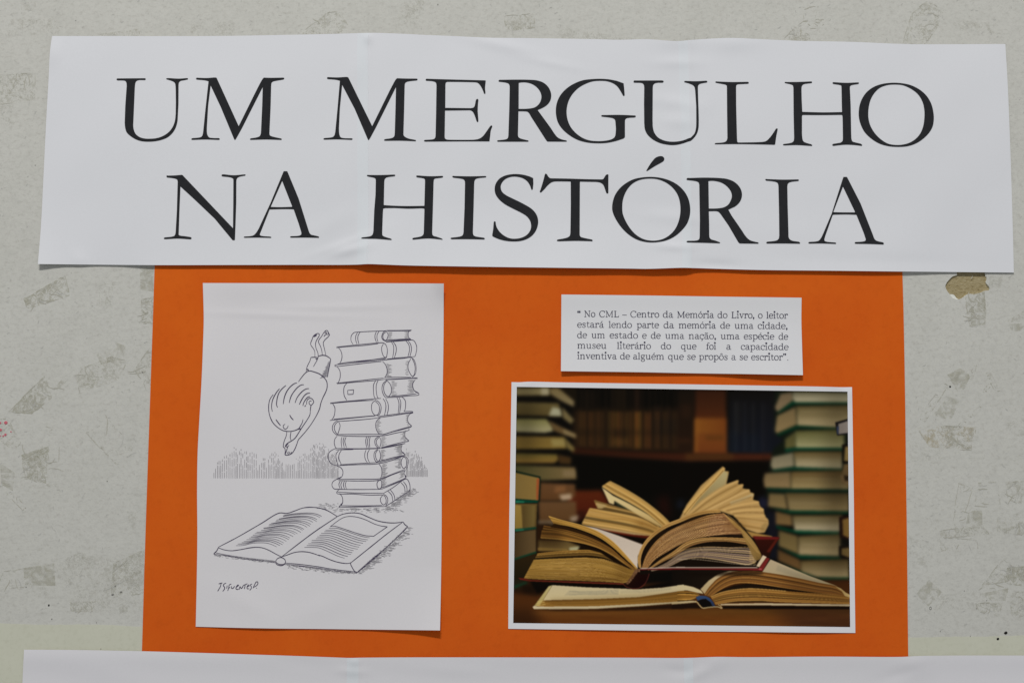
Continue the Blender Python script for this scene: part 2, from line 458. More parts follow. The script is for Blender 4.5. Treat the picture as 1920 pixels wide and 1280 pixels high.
for x, y, r, s_, a in ((1886, 1185.5, 2.9, 1.2, -.5), (1871, 1197, 2.4, 1.1, -.4), (1781.5, 724.5, 1.7, 1.1, 0), (91.5, 1134, 2.0, .8, .3), (181, 1166.5, 1.3, .5, 0), (201, 901.5, 1.1, 1, 0),
                       (267, 697.5, 1.3, 1, 0), (49, 1100, 1.0, 1, 0), (97, 1160, 1.2, 1, 0), (216, 1098, 1.5, .8, .2), (211, 1114, 1.6, 1.6, -.2), (227, 1109, 1.6, 1.5, -.3),
                       (1808, 1107, .9, 1, 0), (1831, 1140, 1.2, .6, .2), (1850, 1125, .9, 1, 0), (189, 1216, 1.4, .5, .2), (1819.5, 1192, 1.6, .35, .2), (1763, 1183, .9, 1, 0), (821, 9, 1.4, .7, 0), (142, 39, .9, 1, 0), (66, 310, .9, 1, 0)):
    speck('dirt_speck', x, y, r, M_DIRT if r > 1.6 and y > 500 else M_SCUFF, s_, a)
for x, y, r in ((0, 792.5, 2.4), (11, 792, 3.2), (1, 805.5, 2.8), (10, 814.5, 2.4), (6, 817, 1.6), (20.5, 809, 1.4), (1, 817, 1.2)):
    speck('pink_paint_fleck', x, y, r, M_PINK, 1.0, 0, .15)
# the little ring printed on the wall by a tack head
rv, rf = [], []
for i in range(20):
    t = 2 * math.pi * i / 20
    for r in (1.6, 2.6): rv.append(P(1744.6 + r * .9 * math.cos(t), 1139.5 + r * 1.25 * math.sin(t), 0.0002))
for i in range(20):
    j = (i + 1) % 20
    rf.append((2 * i, 2 * i + 1, 2 * j + 1, 2 * j))
link('tack_mark', mesh_from(rv, rf), M_SCUFF, wall)

# ------------------------------------------------------------------ sheets of paper
MM = 0.001
def interp(tab):
    xs = [t[0] for t in tab]; ys = [t[1] for t in tab]
    return lambda x: np.interp(x, xs, ys)

def sm(tab):
    """smooth table"""
    pts = curve([(a, b, 0) for a, b in tab], False, 6)
    return interp(pts)

def bump(x, y, cx, cy, sx, sy, ang=0.0):
    c, s = math.cos(ang), math.sin(ang)
    dx, dy = x - cx, y - cy
    a = dx * c + dy * s; b = -dx * s + dy * c
    return np.exp(-(a / sx) ** 2 - (b / sy) ** 2)

class Outline:
    def __init__(s, T, B, L, R):
        d = lambda q: np.array(curve([(a, b, 0) for a, b in q], False, 5))
        s.T, s.B, s.L, s.R = d(T), d(B), d(L), d(R)
    def ev(s, u, v):
        def ax(c, t, k):
            key = c[:, k]; q = key[0] + (key[-1] - key[0]) * t
            return np.stack([np.interp(q, key, c[:, 0]), np.interp(q, key, c[:, 1])], -1)
        T, B, L, R = ax(s.T, u, 0), ax(s.B, u, 0), ax(s.L, v, 1), ax(s.R, v, 1)
        u = u[..., None]; v = v[..., None]
        tl, tr, bl, br = s.T[0], s.T[-1], s.B[0], s.B[-1]
        return (1 - v) * T + v * B + (1 - u) * L + u * R - ((1 - u) * (1 - v) * tl + u * (1 - v) * tr + (1 - u) * v * bl + u * v * br)

def sheet(name, out, depth, mat, parent=None, ua=(0, 0), ub=(1, 1), nx=80, ny=80, lift=0.0, thick=0.12 * MM, va=0.0, vb=1.0):
    v = np.linspace(va, vb, ny + 1)[:, None] * np.ones((1, nx + 1))
    t = np.linspace(0, 1, nx + 1)[None, :] * np.ones((ny + 1, 1))
    a = ua[0] + (ua[1] - ua[0]) * v; b = ub[0] + (ub[1] - ub[0]) * v
    u = a + (b - a) * t
    p = out.ev(u, v)
    d = depth(p[..., 0], p[..., 1]) + lift
    f = Pn(p[..., 0], p[..., 1], d)
    bk = f.copy(); bk[..., 1] += thick
    W = nx + 1
    o = W * (ny + 1)
    I = np.arange(o).reshape(ny + 1, W)
    q = np.stack([I[:-1, :-1], I[1:, :-1], I[1:, 1:], I[:-1, 1:]], -1).reshape(-1, 4)
    F = [q, q[:, ::-1] + o]
    ring = np.concatenate([I[0, :-1], I[:-1, -1], I[-1, :0:-1], I[:0:-1, 0]])
    r2 = np.roll(ring, -1)
    m_ = len(ring)
    V = np.concatenate([f.reshape(-1, 3), bk.reshape(-1, 3), f.reshape(-1, 3)[ring], bk.reshape(-1, 3)[ring]])
    e0 = np.arange(m_) + 2 * o; e1 = np.roll(e0, -1)
    F.append(np.stack([e0, e1, e1 + m_, e0 + m_], -1))
    F = np.concatenate(F)
    me = bpy.data.meshes.new(name)
    me.from_pydata(V.tolist(), [], F.tolist())
    fl = np.zeros(len(F), bool); fl[:len(q)] = True
    me.polygons.foreach_set('use_smooth', fl)
    me.update()
    return link(name, me, mat, parent)

INK_SEQ = [0]
def ink_poly(name, loops, depth, mat, parent, lift=0.16 * MM, cell=6.0):
    """printed flat shape that follows the paper: first loop is the outline, the others are holes"""
    tri = tessellate_polygon([[Vector((x, y, 0)) for x, y in lp] for lp in loops])
    pts = [q for lp in loops for q in lp]
    bm = bmesh.new()
    vs = [bm.verts.new((x, y, 0)) for x, y in pts]
    for t in tri:
        try: bm.faces.new([vs[i] for i in t])
        except ValueError: pass
    for _ in range(5):
        le = [e for e in bm.edges if e.calc_length() > cell]
        if not le: break
        bmesh.ops.subdivide_edges(bm, edges=le, cuts=1)
        bmesh.ops.triangulate(bm, faces=[f for f in bm.faces if len(f.verts) > 3])
    co = np.array([v.co[:] for v in bm.verts])
    d = depth(co[:, 0], co[:, 1]) + lift
    w = Pn(co[:, 0], co[:, 1], d)
    for v, q in zip(bm.verts, w): v.co = q
    me = bpy.data.meshes.new(name)
    bm.to_mesh(me); bm.free()
    return link(name, me, mat, parent)

class Ink:
    """strokes of a pen or of small print, collected into one mesh that follows the paper"""
    def __init__(s, depth, lift=0.15 * MM):
        s.v, s.f, s.depth, s.lift = [], [], depth, lift
    def line(s, pts, w, taper=0.0):
        pts = [(p[0], p[1]) for p in pts]
        n_ = len(pts)
        if n_ < 2: return
        s.lift += 1e-9
        base = len(s.v)
        X = np.array(pts, float)
        T = np.gradient(X, axis=0)
        ln = np.hypot(T[:, 0], T[:, 1]); ln[ln == 0] = 1
        Nn = np.stack([-T[:, 1] / ln, T[:, 0] / ln], -1)
        wv = np.asarray(w, float) * np.ones(n_) * (1 + .14 * np.interp(np.arange(n_), np.arange(0, n_ + 6, 6), rng.uniform(-1, 1, len(np.arange(0, n_ + 6, 6)))))
        if taper:
            t = np.linspace(0, 1, n_)
            wv = wv * (1 - taper * np.abs(2 * t - 1) ** 3)
        A = X + Nn * wv[:, None] / 2; Bq = X - Nn * wv[:, None] / 2
        INK_SEQ[0] = (INK_SEQ[0] + 1) % 40
        dd = s.lift + INK_SEQ[0] * 4e-7
        a3 = Pn(A[:, 0], A[:, 1], s.depth(X[:, 0], X[:, 1]) + dd)
        b3 = Pn(Bq[:, 0], Bq[:, 1], s.depth(X[:, 0], X[:, 1]) + dd)
        for p, q in zip(a3, b3): s.v += [p, q]
        for i in range(n_ - 1):
            k_ = base + 2 * i
            s.f.append((k_, k_ + 1, k_ + 3, k_ + 2))
    def draw(s, k_, txt, w=1.3, taper=0.35):
        for t in txt.split(';'):
            t = t.strip()
            if t: s.line(curve(parse(k_, t), False, 1.6), w * .97, taper)
    def build(s, name, mat, parent):
        me = bpy.data.meshes.new(name)
        me.from_pydata([tuple(q) for q in s.v], [], s.f); me.update()
        return link(name, me, mat, parent)

# ---- orange card
def d_card(x, y): return 0.30 * MM + 0 * x
O_CARD = Outline([(292, 462), (1690.5, 474)], [(265, 1243), (1703.5, 1247)],
                 [(292, 462), (290, 498), (287.3, 580), (284.5, 660), (281, 760), (277.5, 860), (271.5, 1040), (266, 1221), (265, 1243)],
                 [(1690.5, 474), (1692, 510), (1694.5, 600), (1697, 740), (1699, 900), (1701, 1050), (1703, 1229), (1703.5, 1247)])
card = sheet('orange_card', O_CARD, d_card, M_CARD, None, nx=40, ny=40, thick=0.25 * MM)
tag(card, 'large bright orange card on the wall behind the drawing, caption and photo', 'card')

# ---- title banner
O_BAN = Outline([(98, 68), (200, 68), (400, 68), (500, 66.5), (600, 64.5), (660, 63), (700, 62), (760, 64), (800, 66), (850, 68), (915, 71), (1000, 72), (1120, 74), (1160, 75), (1215, 74), (1250, 76.5), (1270, 77.5), (1300, 75), (1350, 72), (1380, 71.5), (1410, 73), (1500, 77), (1600, 79), (1700, 83), (1885, 83)],
                [(71, 495), (160, 496), (290, 497), (420, 496.8), (560, 496.5), (650, 496.5), (672, 496), (690, 495), (720, 496), (760, 497.5), (900, 500), (1050, 502), (1180, 503.5), (1215, 504), (1280, 502), (1300, 502.5), (1420, 506), (1560, 507.5), (1690, 509), (1901, 511)],
                [(98, 68), (96, 78), (93.5, 100), (91, 150), (87, 220), (83, 300), (77, 420), (71, 495)],
                [(1885, 83), (1889, 150), (1894, 270), (1899, 430), (1901, 511)])
ban_low = sm([(40, 3.4), (71, 3.2), (110, 1.2), (160, .25), (220, .3), (290, 1.9), (420, 2.2), (560, 2.3), (640, 1.5), (668, 1.9), (690, 4.2), (760, 4.0), (900, 4.6), (1050, 4.4), (1180, 3.6), (1240, 4.4), (1285, 4.8), (1300, 3.4), (1420, 2.5), (1560, 2.0), (1690, 1.8), (1790, .5), (1901, .4), (1940, .4)])
ban_bot = interp([(71, 495), (290, 497), (690, 495), (900, 500), (1215, 504), (1420, 506), (1901, 511)])
def d_ban(x, y):
    t = np.clip((y - (ban_bot(x) - 130)) / 130, 0, 1.1)
    d = 0.55 + ban_low(x) * t ** 1.7
    d = d + 0.75 * (1 + np.sin(x / 97.0 + 0.6) * np.sin(y / 83.0 + x / 300.0)) * .5 + .25 * (1 + np.sin(x / 53.0 + y / 31.0 + np.sin(x / 140.0) * 2)) * .5
    d = d + 0.35 * (1 + np.sin(x / 41.0 + y / 60.0)) * .5 * np.exp(-((x - 690) / 120) ** 2) + 0.35 * (1 + np.sin(x / 37.0 - y / 44.0)) * .5 * np.exp(-((x - 1285) / 110) ** 2)
    # puckers round the two taped joints and along the upper edge
    for q in ((690, 70, 9, 12, .0, .9), (668, 130, 18, 40, .3, .5), (655, 468, 34, 10, -.25, 1.3), (648, 455, 60, 6, -.35, .5), (940, 85, 70, 11, .22, .6), (1030, 118, 60, 8, .2, .35),
              (1268, 118, 45, 10, .0, .5), (1262, 192, 40, 13, .15, .6), (1270, 228, 30, 12, .1, .45), (1300, 210, 50, 22, -.6, .4), (1270, 77, 40, 14, 0, .7), (1375, 78, 50, 18, 0, .9),
              (1265, 408, 55, 13, .1, .5), (1262, 462, 36, 8, .05, .7), (1345, 497, 45, 9, .05, -.7), (150, 488, 16, 14, .6, .5), (100, 100, 14, 26, .1, .8), (620, 420, 60, 18, -.5, .4), (1500, 440, 120, 30, .1, .35), (1650, 490, 160, 14, .02, -.35), (300, 300, 160, 120, .5, .5)):
        d = d + q[5] * bump(x, y, *q[:5])
    d = d + 0.30 * np.exp(-np.abs(x - 688) / 6.0) + 0.35 * np.exp(-np.abs(x - 1294) / 6.0) + .16 * np.exp(-np.abs(x - 672) / 4.0) + .16 * np.exp(-np.abs(x - 1277) / 4.0)
    return np.maximum(d, 0.50) * MM
banner = empty('title_banner')
tag(banner, 'wide white paper banner across the top with a two-line heading in large black capitals', 'banner')
S1 = (.3312, .3370); S2 = (.6670, .6700)
sheet('paper_sheet', O_BAN, d_ban, M_BANNER, banner, (0, 0), S1, 150, 110, lift=.10 * MM)
sheet('paper_sheet', O_BAN, d_ban, M_BANNER, banner, S1, S2, 150, 110, lift=.0)
sheet('paper_sheet', O_BAN, d_ban, M_BANNER, banner, S2, (1, 1), 150, 110, lift=.0)
sheet('joint_strip', O_BAN, d_ban, M_STRIP, banner, (S1[0] - .0105, S1[1] - .0105), (S1[0] + .0008, S1[1] + .0008), 6, 110, lift=.125 * MM, thick=.02 * MM)
sheet('joint_strip', O_BAN, d_ban, M_STRIP, banner, (S2[0] - .0098, S2[1] - .0098), S2, 6, 110, lift=.03 * MM, thick=.02 * MM)

# ---- blank banner at the bottom
O_LOW = Outline([(45, 1217), (130, 1217.5), (268, 1220), (375, 1223), (560, 1229), (640, 1232), (656, 1232.5), (680, 1232), (760, 1231.5), (950, 1231.5), (1180, 1232), (1285, 1232.5), (1345, 1230.5), (1400, 1231), (1545, 1230), (1690, 1230.5), (1720, 1229), (1800, 1228), (1920, 1228), (1958, 1228)],
                [(28, 1640), (1976, 1652)], [(45, 1217), (42, 1280), (28, 1640)], [(1958, 1228), (1962, 1290), (1976, 1652)])
def d_low(x, y):
    d = 0.6 + 0.4 * (1 + np.sin(x / 83.0) * np.sin(y / 60.0 + x / 250.0)) * .5
    for q in ((664, 1240, 10, 9, 0, .8), (660, 1258, 26, 8, .05, .7), (1275, 1258, 30, 9, .1, -.5), (1310, 1262, 24, 10, -.4, .8), (1345, 1240, 20, 18, 0, .5), (560, 1240, 60, 14, .1, -.3), (1715, 1246, 30, 22, 0, .9), (1690, 1262, 50, 10, -.3, -.4), (850, 1256, 90, 12, .05, .3), (200, 1260, 90, 24, .2, .4)):
        d = d + q[5] * bump(x, y, *q[:5])
    d = d + .9 * np.exp(-((y - 1228) / 26.0) ** 2)
    return np.maximum(d, .5) * MM
lower = empty('lower_banner')
tag(lower, 'blank white paper banner cut off by the bottom edge, below the orange card', 'banner')
sheet('paper_sheet', O_LOW, d_low, M_LOWER, lower, (0, 0), (.318, .318), 130, 90, lift=.0)
sheet('paper_sheet', O_LOW, d_low, M_LOWER, lower, (.318, .318), (.652, .652), 130, 90, lift=.08 * MM)
sheet('paper_sheet', O_LOW, d_low, M_LOWER, lower, (.652, .652), (1, 1), 130, 90, lift=.0)
sheet('joint_strip', O_LOW, d_low, M_STRIP, lower, (.3165, .3165), (.328, .328), 6, 90, lift=.105 * MM, thick=.02 * MM, va=.001)
sheet('joint_strip', O_LOW, d_low, M_STRIP, lower, (.6465, .6465), (.6555, .6555), 6, 90, lift=.105 * MM, thick=.02 * MM, va=.001)

# ---- scratches, drag lines in the old glue and small scuffs all over the wall
glue = Ink(lambda x, y: 0.00013 + 0 * np.asarray(x), 0.0)
faint = Ink(lambda x, y: 0.00011 + 0 * np.asarray(x), 0.0)
def wander(x, y, a, l, bend, n_=7):
    pts = [(x, y)]
    for _ in range(n_):
        a += random.gauss(0, .22) + bend
        x += math.cos(a) * l / n_; y += math.sin(a) * l / n_
        pts.append((x, y))
    return pts
for m, s in MARKS:
    q = [tuple(float(v) for v in t.split(',')) for t in s.split()]
    mx = sum(a for a, _ in q) / len(q); my = sum(b for _, b in q) / len(q)
    e = max(((q[i], q[(i + 1) % len(q)]) for i in range(len(q))), key=lambda s: math.dist(*s))
    ang = math.atan2(e[1][1] - e[0][1], e[1][0] - e[0][0])
    size = min(math.dist(q[0], q[1]), math.dist(q[1], q[2]))
    if m in (R_SWIRL, R_EDGE, R_FINE, R_BROWN):
        for i in range(len(q)):                       # the tape's own outline shows in places
            a, b_ = q[i], q[(i + 1) % len(q)]
            for _ in range(2):
                t0 = random.uniform(0, .7); t1 = min(1, t0 + random.uniform(.12, .45))
                if random.random() < .6:
                    glue.line([(a[0] + (b_[0] - a[0]) * t + random.uniform(-.5, .5), a[1] + (b_[1] - a[1]) * t + random.uniform(-.5, .5)) for t in np.linspace(t0, t1, 7)], random.uniform(.6, 1.3), .6)
        for _ in range(7 if m is R_SWIRL else 3):
            t, w_ = random.uniform(-.4, .4), random.uniform(-.35, .35)
            x = mx + (e[1][0] - e[0][0]) * t; y = my + (e[1][1] - e[0][1]) * t
            (glue if random.random() < .6 else faint).line(wander(x, y, ang + 1.3 + random.uniform(-.5, .5), size * random.uniform(.3, .8), random.uniform(-.15, .15)), random.uniform(.6, 1.6), .7)
for _ in range(520):
    x, y = (random.uniform(-60, 300), random.uniform(0, 1165)) if random.random() < .5 else (random.uniform(1690, 1980), random.uniform(0, 1185))
    if random.random() < .3: x, y = random.uniform(-60, 1980), random.uniform(-30, 78)
    faint.line(wander(x, y, random.gauss(-.4, .7), random.uniform(2, 8), random.uniform(-.2, .2), 4), random.uniform(.6, 1.5), .7)
glue.build('glue_lines', M_GLUE, wall)
faint.build('scuff_marks', M_FAINT, wall)

# ------------------------------------------------------------------ heading, letter by letter
crop('A', 200, 120, 16 / 3); crop('B', 590, 120, 16 / 3); crop('Cc', 920, 120, 16 / 3); crop('D', 1170, 120, 16 / 3); crop('E', 1440, 120, 16 / 3)
crop('F', 290, 290, 16 / 3); crop('G', 660, 290, 16 / 3); crop('H', 990, 290, 16 / 3); crop('I', 1280, 290, 16 / 3); crop('J', 1400, 290, 16 / 3)
HEAD = [
 ('UM', [
  ('A', ["98,155 104,147 120,146! 380,144! 390,148 391,157 384,164! 320,165 297,175 287,195 282,235! 268,560! 266,620 272,660 290,700 330,732 380,746 440,748 500,742 560,722 620,682 660,630 682,570 690,500! 692,380! 688,220 683,195 668,180 640,168 605,158! 594,152 600,144! 620,143 720,148 800,143! 812,145 814,155 806,159! 770,166 740,172 724,186 719,215! 718,400! 712,520! 708,575 692,635 660,690 610,735 545,762 480,775 420,779 350,774 290,755 235,720 200,685 185,640 180,590! 186,420! 200,220! 197,190 188,173 170,168 112,167! 102,164"]),
  ('A', ["893,147 900,139 920,140! 1000,142 1090,137 1100,141! 1320,622! 1560,150 1572,138! 1640,140 1765,138! 1776,142 1773,155 1765,159! 1700,170 1665,178 1650,190 1645,220! 1640,420! 1628,690! 1630,710 1640,720 1680,732 1742,745! 1752,752 1748,761 1735,761! 1600,757 1440,761! 1432,756 1438,746 1450,743! 1500,735 1530,722 1539,705 1543,680! 1555,420! 1560,235! 1350,650! 1292,752 1283,763 1274,752! 1140,430! 1040,218! 1015,420! 1002,640! 1003,690 1010,715 1025,735 1060,741 1120,742! 1131,748 1128,759 1115,761! 990,757 858,761! 846,757 850,746 862,742! 920,737 945,730 957,715 965,680! 985,480! 1018,175! 985,167 903,159! 895,155"])]),
 ('MERGULHO', [
  ('B', ["123,142 130,133 150,134! 230,136 325,132 337,137! 575,622! 812,155 824,144! 900,147 1020,148! 1029,152 1026,163 1015,167! 950,174 918,182 904,195 900,225! 895,450! 888,690! 889,712 900,727 935,745 1005,760! 1014,766 1010,773 998,773! 860,768 705,769! 693,764 697,755 710,751! 760,744 785,735 797,720 801,690! 808,450! 813,232! 610,640! 548,752 539,763 530,752! 400,450! 275,212! 252,450! 243,640! 245,690 252,720 262,735 290,742 370,744! 380,750 376,759 365,761! 230,756 100,759! 87,754 92,744 104,741! 160,736 185,728 198,712 206,680! 228,450! 252,170! 215,161 133,154! 125,150"]),
  ('B', ["1110,158 1116,150 1135,150! 1300,155 1690,165! 1710,168 1709,185! 1704,240 1708,290! 1704,301 1694,298! 1680,260 1655,215 1630,190 1600,184! 1460,181 1330,180! 1313,186 1308,205! 1306,440! 1560,443! 1585,438 1598,425 1605,400! 1612,365 1620,352 1632,351! 1637,360 1633,400! 1630,470! 1637,560! 1636,578 1628,583 1618,570! 1600,515 1585,485 1570,470 1550,464! 1304,467! 1300,720! 1303,745 1320,756 1350,759! 1500,760 1590,759! 1640,750 1680,725 1715,680 1750,630! 1762,617 1775,618 1776,628! 1762,665 1755,720 1748,775! 1500,775 1110,777! 1095,774 1093,765 1105,760! 1160,757 1190,752 1204,740 1209,715! 1214,500! 1218,215! 1213,190 1200,180 1170,173 1120,170! 1111,166"]),
  ('Cc', ["78,170 86,161 105,160! 250,158 400,160 470,167 530,190 575,230 600,280 606,320 595,370 565,410 520,440 470,462! 600,640! 640,700 670,735 710,755 755,765! 763,771 760,777 750,778! 568,777! 556,765! 405,530! 385,495 370,480 345,475! 278,474! 273,700! 276,728 290,742 330,755 372,765! 381,770 376,777 365,778! 75,778! 65,774 67,765 80,763! 130,758 158,752 172,740 177,715! 186,450! 190,250! 188,215 178,198 150,188 90,180! 80,177", "281,190! 310,186 350,186 400,197 450,225 490,270 507,320 500,370 475,410 440,435 400,445 340,450 280,450!"]),
  ('Cc', ["1330,195! 1336,255! 1340,310! 1335,322 1324,318! 1300,275 1265,225 1220,193 1160,174 1090,170 1020,176 950,200 880,240 820,300 780,370 762,440 760,500 770,560 800,630 850,690 920,740 990,765 1060,772 1130,770 1190,760 1225,745 1243,725 1249,700! 1252,650 1248,590! 1243,560 1225,545 1190,537 1115,528! 1105,522 1110,513 1125,512! 1290,510 1440,516! 1451,520 1448,533 1438,536! 1380,540 1358,545 1345,560 1343,590! 1343,710! 1341,735 1325,748! 1250,772 1160,790 1060,794 960,785 870,760 790,715 720,655 675,590 655,520 652,450 665,380 700,310 755,250 830,200 920,165 1010,153 1100,150 1180,155 1260,170!"]),
  ('D', ["95,178 102,167 120,167! 380,166! 396,172 394,184 382,189! 330,190 305,198 292,212 288,240! 286,560! 290,640 305,690 340,735 390,762 450,776 520,777 590,765 650,742! 668,737! 705,695 720,640 723,560! 722,420! 712,270! 705,232 690,215 660,200 612,187! 602,182 606,172 620,171! 720,174 820,169! 832,173 832,184 822,188! 780,195 755,203 742,217 739,245! 742,350! 746,470! 748,560! 745,640 730,695 700,740 668,770! 640,778 580,798 500,812 420,806 350,788 280,750 230,700 208,650 202,590! 200,400! 202,240! 198,210 185,195 160,190 110,189! 97,186"]),
  ('D', ["912,184 918,176 935,177! 1080,182 1235,180! 1247,184 1246,196 1235,200! 1170,203 1140,205 1125,212 1121,235! 1122,420! 1130,740! 1133,778! 1140,785 1160,786! 1300,784 1380,781! 1420,772 1460,735 1500,680 1518,650! 1525,645 1537,648! 1535,665! 1522,730 1512,805! 1500,809 1480,808! 1300,804 1100,802 920,804! 907,802 909,795 922,791! 980,787 1010,780 1027,765 1034,740! 1031,500! 1029,240! 1026,215 1010,207 980,201 920,190!"]),
  ('E', ["166,187 171,181 185,182! 300,181 430,176! 441,180 438,191 425,194! 370,201 350,208 338,225 335,250! 337,350! 343,478! 345,480! 550,485 740,482! 738,400! 735,240! 732,218 715,211 690,207 655,202! 645,194 650,184 665,184! 780,190 895,186! 909,188 906,200 897,203! 850,210 832,215 821,225 819,245! 827,420! 832,700! 836,755 845,775 865,783 925,797! 942,810 940,820 930,819! 870,812 780,808 720,812 655,820! 645,817 644,805 655,799! 700,792 730,785 745,770 749,745! 745,530 743,514! 735,510! 550,512 355,511! 343,514 340,530! 340,700! 345,750 355,775 375,787 430,803! 443,812 440,820 425,820! 290,812 165,815! 150,812 152,803 165,800! 215,793 245,783 258,765 261,730! 256,500! 254,240! 248,215 235,208 210,201 175,194!"]),
  ('E', ["907,490 915,420 940,350 985,285 1050,235 1130,204 1230,190 1330,193 1430,214 1520,260 1590,325 1635,405 1655,490 1658,560 1645,630 1610,690 1550,750 1480,795 1400,822 1300,830 1200,822 1110,795 1030,745 965,680 925,600 910,540", "1003,490 1010,420 1030,350 1070,285 1120,240 1190,214 1270,207 1350,215 1430,250 1500,305 1545,380 1563,460 1563,550 1550,630 1520,700 1470,755 1410,790 1340,808 1270,810 1200,797 1130,755 1070,695 1025,620 1006,550"])]),
 ('NA', [
  ('F', ["118,220 120,209 135,210! 200,208 270,202! 280,206! 783,735! 786,480! 787,260! 785,243 770,233 740,226 685,220! 669,214 672,200 690,197! 790,206 895,198! 909,200 906,211 895,213! 850,222 830,232 820,246 817,270! 816,480! 808,720! 803,850! 797,858! 778,855! 600,640! 400,450! 258,320! 248,560! 240,800! 250,808 300,815 355,823! 368,830 366,845 352,847! 230,840 110,846! 92,842 95,830 110,826! 170,820 195,812 205,798 210,770! 222,560! 230,270! 225,252 210,243 170,235 125,230!"]),
  ('F', ["1290,166! 1325,166! 1330,175! 1440,440! 1540,760! 1550,785 1565,800 1590,806 1635,816! 1645,823 1642,832 1630,832! 1500,830 1370,831! 1354,827 1356,818 1370,815! 1430,812 1455,806 1466,795 1466,775! 1440,690! 1390,548! 1350,546 1280,546 1150,549! 1062,770! 1052,795! 1055,806 1075,813 1155,819! 1168,826 1162,833 1150,833! 1030,830 905,832! 890,828 893,820 905,818! 960,814 990,805 1015,780 1040,740! 1160,480! 1280,190!", "1275,265! 1162,520! 1165,523! 1250,525 1370,522! 1375,518!"])]),
 ('HISTORIA', [
  ('G', ["148,212 153,203 168,204! 290,204 420,200! 433,204 430,214 418,217! 360,225 340,232 328,245 323,270! 320,400! 318,503! 325,505! 420,511 560,514 722,512! 724,500! 730,270! 727,245 712,237 690,233 655,228! 643,222 645,210 660,209! 780,216 900,213! 911,216 909,227 898,231! 850,237 830,240 820,250 816,275! 810,500! 802,770! 805,800 815,812 845,820 890,835! 907,846 903,851 890,848! 760,838 620,849! 605,848 604,838 615,831! 670,822 700,812 714,795 718,770! 724,550! 722,540! 705,537 560,540 430,534 330,535! 312,540! 308,600! 302,780! 305,805 315,815 340,825 385,838! 398,848 392,853 375,852! 240,842 110,841! 92,838 95,830 110,826! 160,820 190,812 207,795 214,760! 222,560! 235,400! 238,260! 234,240 220,232 195,226 155,218!"]),
  ('G', ["1002,221 1008,213 1025,214! 1180,217 1330,214! 1343,218 1341,226 1330,229! 1270,235 1240,243 1227,258 1222,290! 1217,500! 1209,770! 1213,800 1225,813 1260,822 1318,830! 1328,837 1324,847 1312,848! 1150,845 1000,846! 985,840 988,832 1000,829! 1060,822 1090,815 1108,802 1115,775! 1125,540! 1130,290! 1127,262 1115,248 1085,240 1015,231!"]),
  ('G', ["1812,235! 1814,290! 1808,345! 1800,354 1793,348! 1780,310 1755,270 1715,240 1670,225 1620,220 1570,228 1525,252 1495,290 1487,325 1500,370 1540,405 1620,445 1720,495 1800,545 1845,600 1862,665 1850,735 1815,795 1760,838 1690,862 1620,868 1540,862 1470,845 1415,822! 1403,812 1403,798! 1412,740 1417,675! 1425,665 1436,672! 1445,720 1480,775 1530,815 1580,836 1640,840 1700,828 1750,800 1783,755 1791,710 1780,660 1745,615 1690,580 1600,535 1520,490 1460,435 1432,385 1427,330 1440,285 1475,240 1530,210 1600,196 1660,195 1730,205 1780,220!"]),
  ('H', ["118,372 125,350! 150,270 168,200! 175,190 188,195! 205,222 220,235 235,237! 400,240 600,246 735,248! 752,244 765,225! 780,203 795,197 805,202! 804,240 804,375! 801,387 790,389 782,380! 770,345 757,310 740,290 715,278 680,273! 520,270! 519,290! 518,500! 517,780! 519,810 530,823 560,832 638,848! 647,857 643,866 630,865! 480,862 310,866! 289,862 292,851 305,847! 370,835 400,825 418,810 424,780! 428,500! 427,275! 425,269! 300,268 260,270 235,278 200,305 165,345 140,370! 128,380"]),
  ('H', ["841,535 848,470 870,405 915,340 980,285 1060,245 1150,227 1240,223 1330,233 1420,260 1500,305 1565,370 1605,445 1622,530 1618,610 1590,690 1540,755 1470,815 1390,855 1310,873 1230,878 1150,868 1070,840 990,785 920,710 870,630 846,570", "943,540 948,460 970,390 1010,325 1060,280 1130,250 1220,240 1300,248 1380,280 1450,335 1500,410 1522,500 1522,590 1505,670 1470,745 1420,800 1360,838 1290,857 1220,858 1150,842 1080,800 1020,735 970,650 948,590"]),
  ('accent', ["1182,163! 1200,130 1240,70 1275,32 1310,17 1345,18 1364,40 1355,65 1330,82 1270,115 1195,163!"]),
  ('I', ["38,245 48,234 70,234! 220,230 380,235 450,245 520,275 570,325 592,380 590,430 570,475 530,515 490,535 457,551! 490,610! 590,755! 630,815 670,853 720,870 752,876! 760,882 756,890 745,890! 570,888! 556,875! 460,710! 380,595! 362,575 345,567 325,565! 262,566! 265,700! 266,800! 270,830 285,846 330,860 368,874! 376,880 370,886 358,886! 200,881 55,878! 38,873 42,864 55,861! 120,860 150,855 165,843 170,815! 172,650! 166,300! 160,280 145,270 110,262 55,256! 40,252", "258,265! 290,262 340,267 390,282 440,315 480,365 492,410 482,455 455,500 415,525 370,535 310,539 262,539! 260,400!"]),
  ('I', ["825,252 830,244 845,245! 1000,250 1155,248! 1163,253 1160,262 1150,265! 1090,272 1065,280 1052,292 1047,320! 1050,500! 1058,780! 1060,825 1070,845 1095,860 1160,870! 1175,880 1172,890 1160,890! 1000,888 850,889! 836,884 838,874 850,870! 920,862 945,855 960,840 966,810! 964,600! 958,320! 953,290 940,277 905,268 838,261!"]),
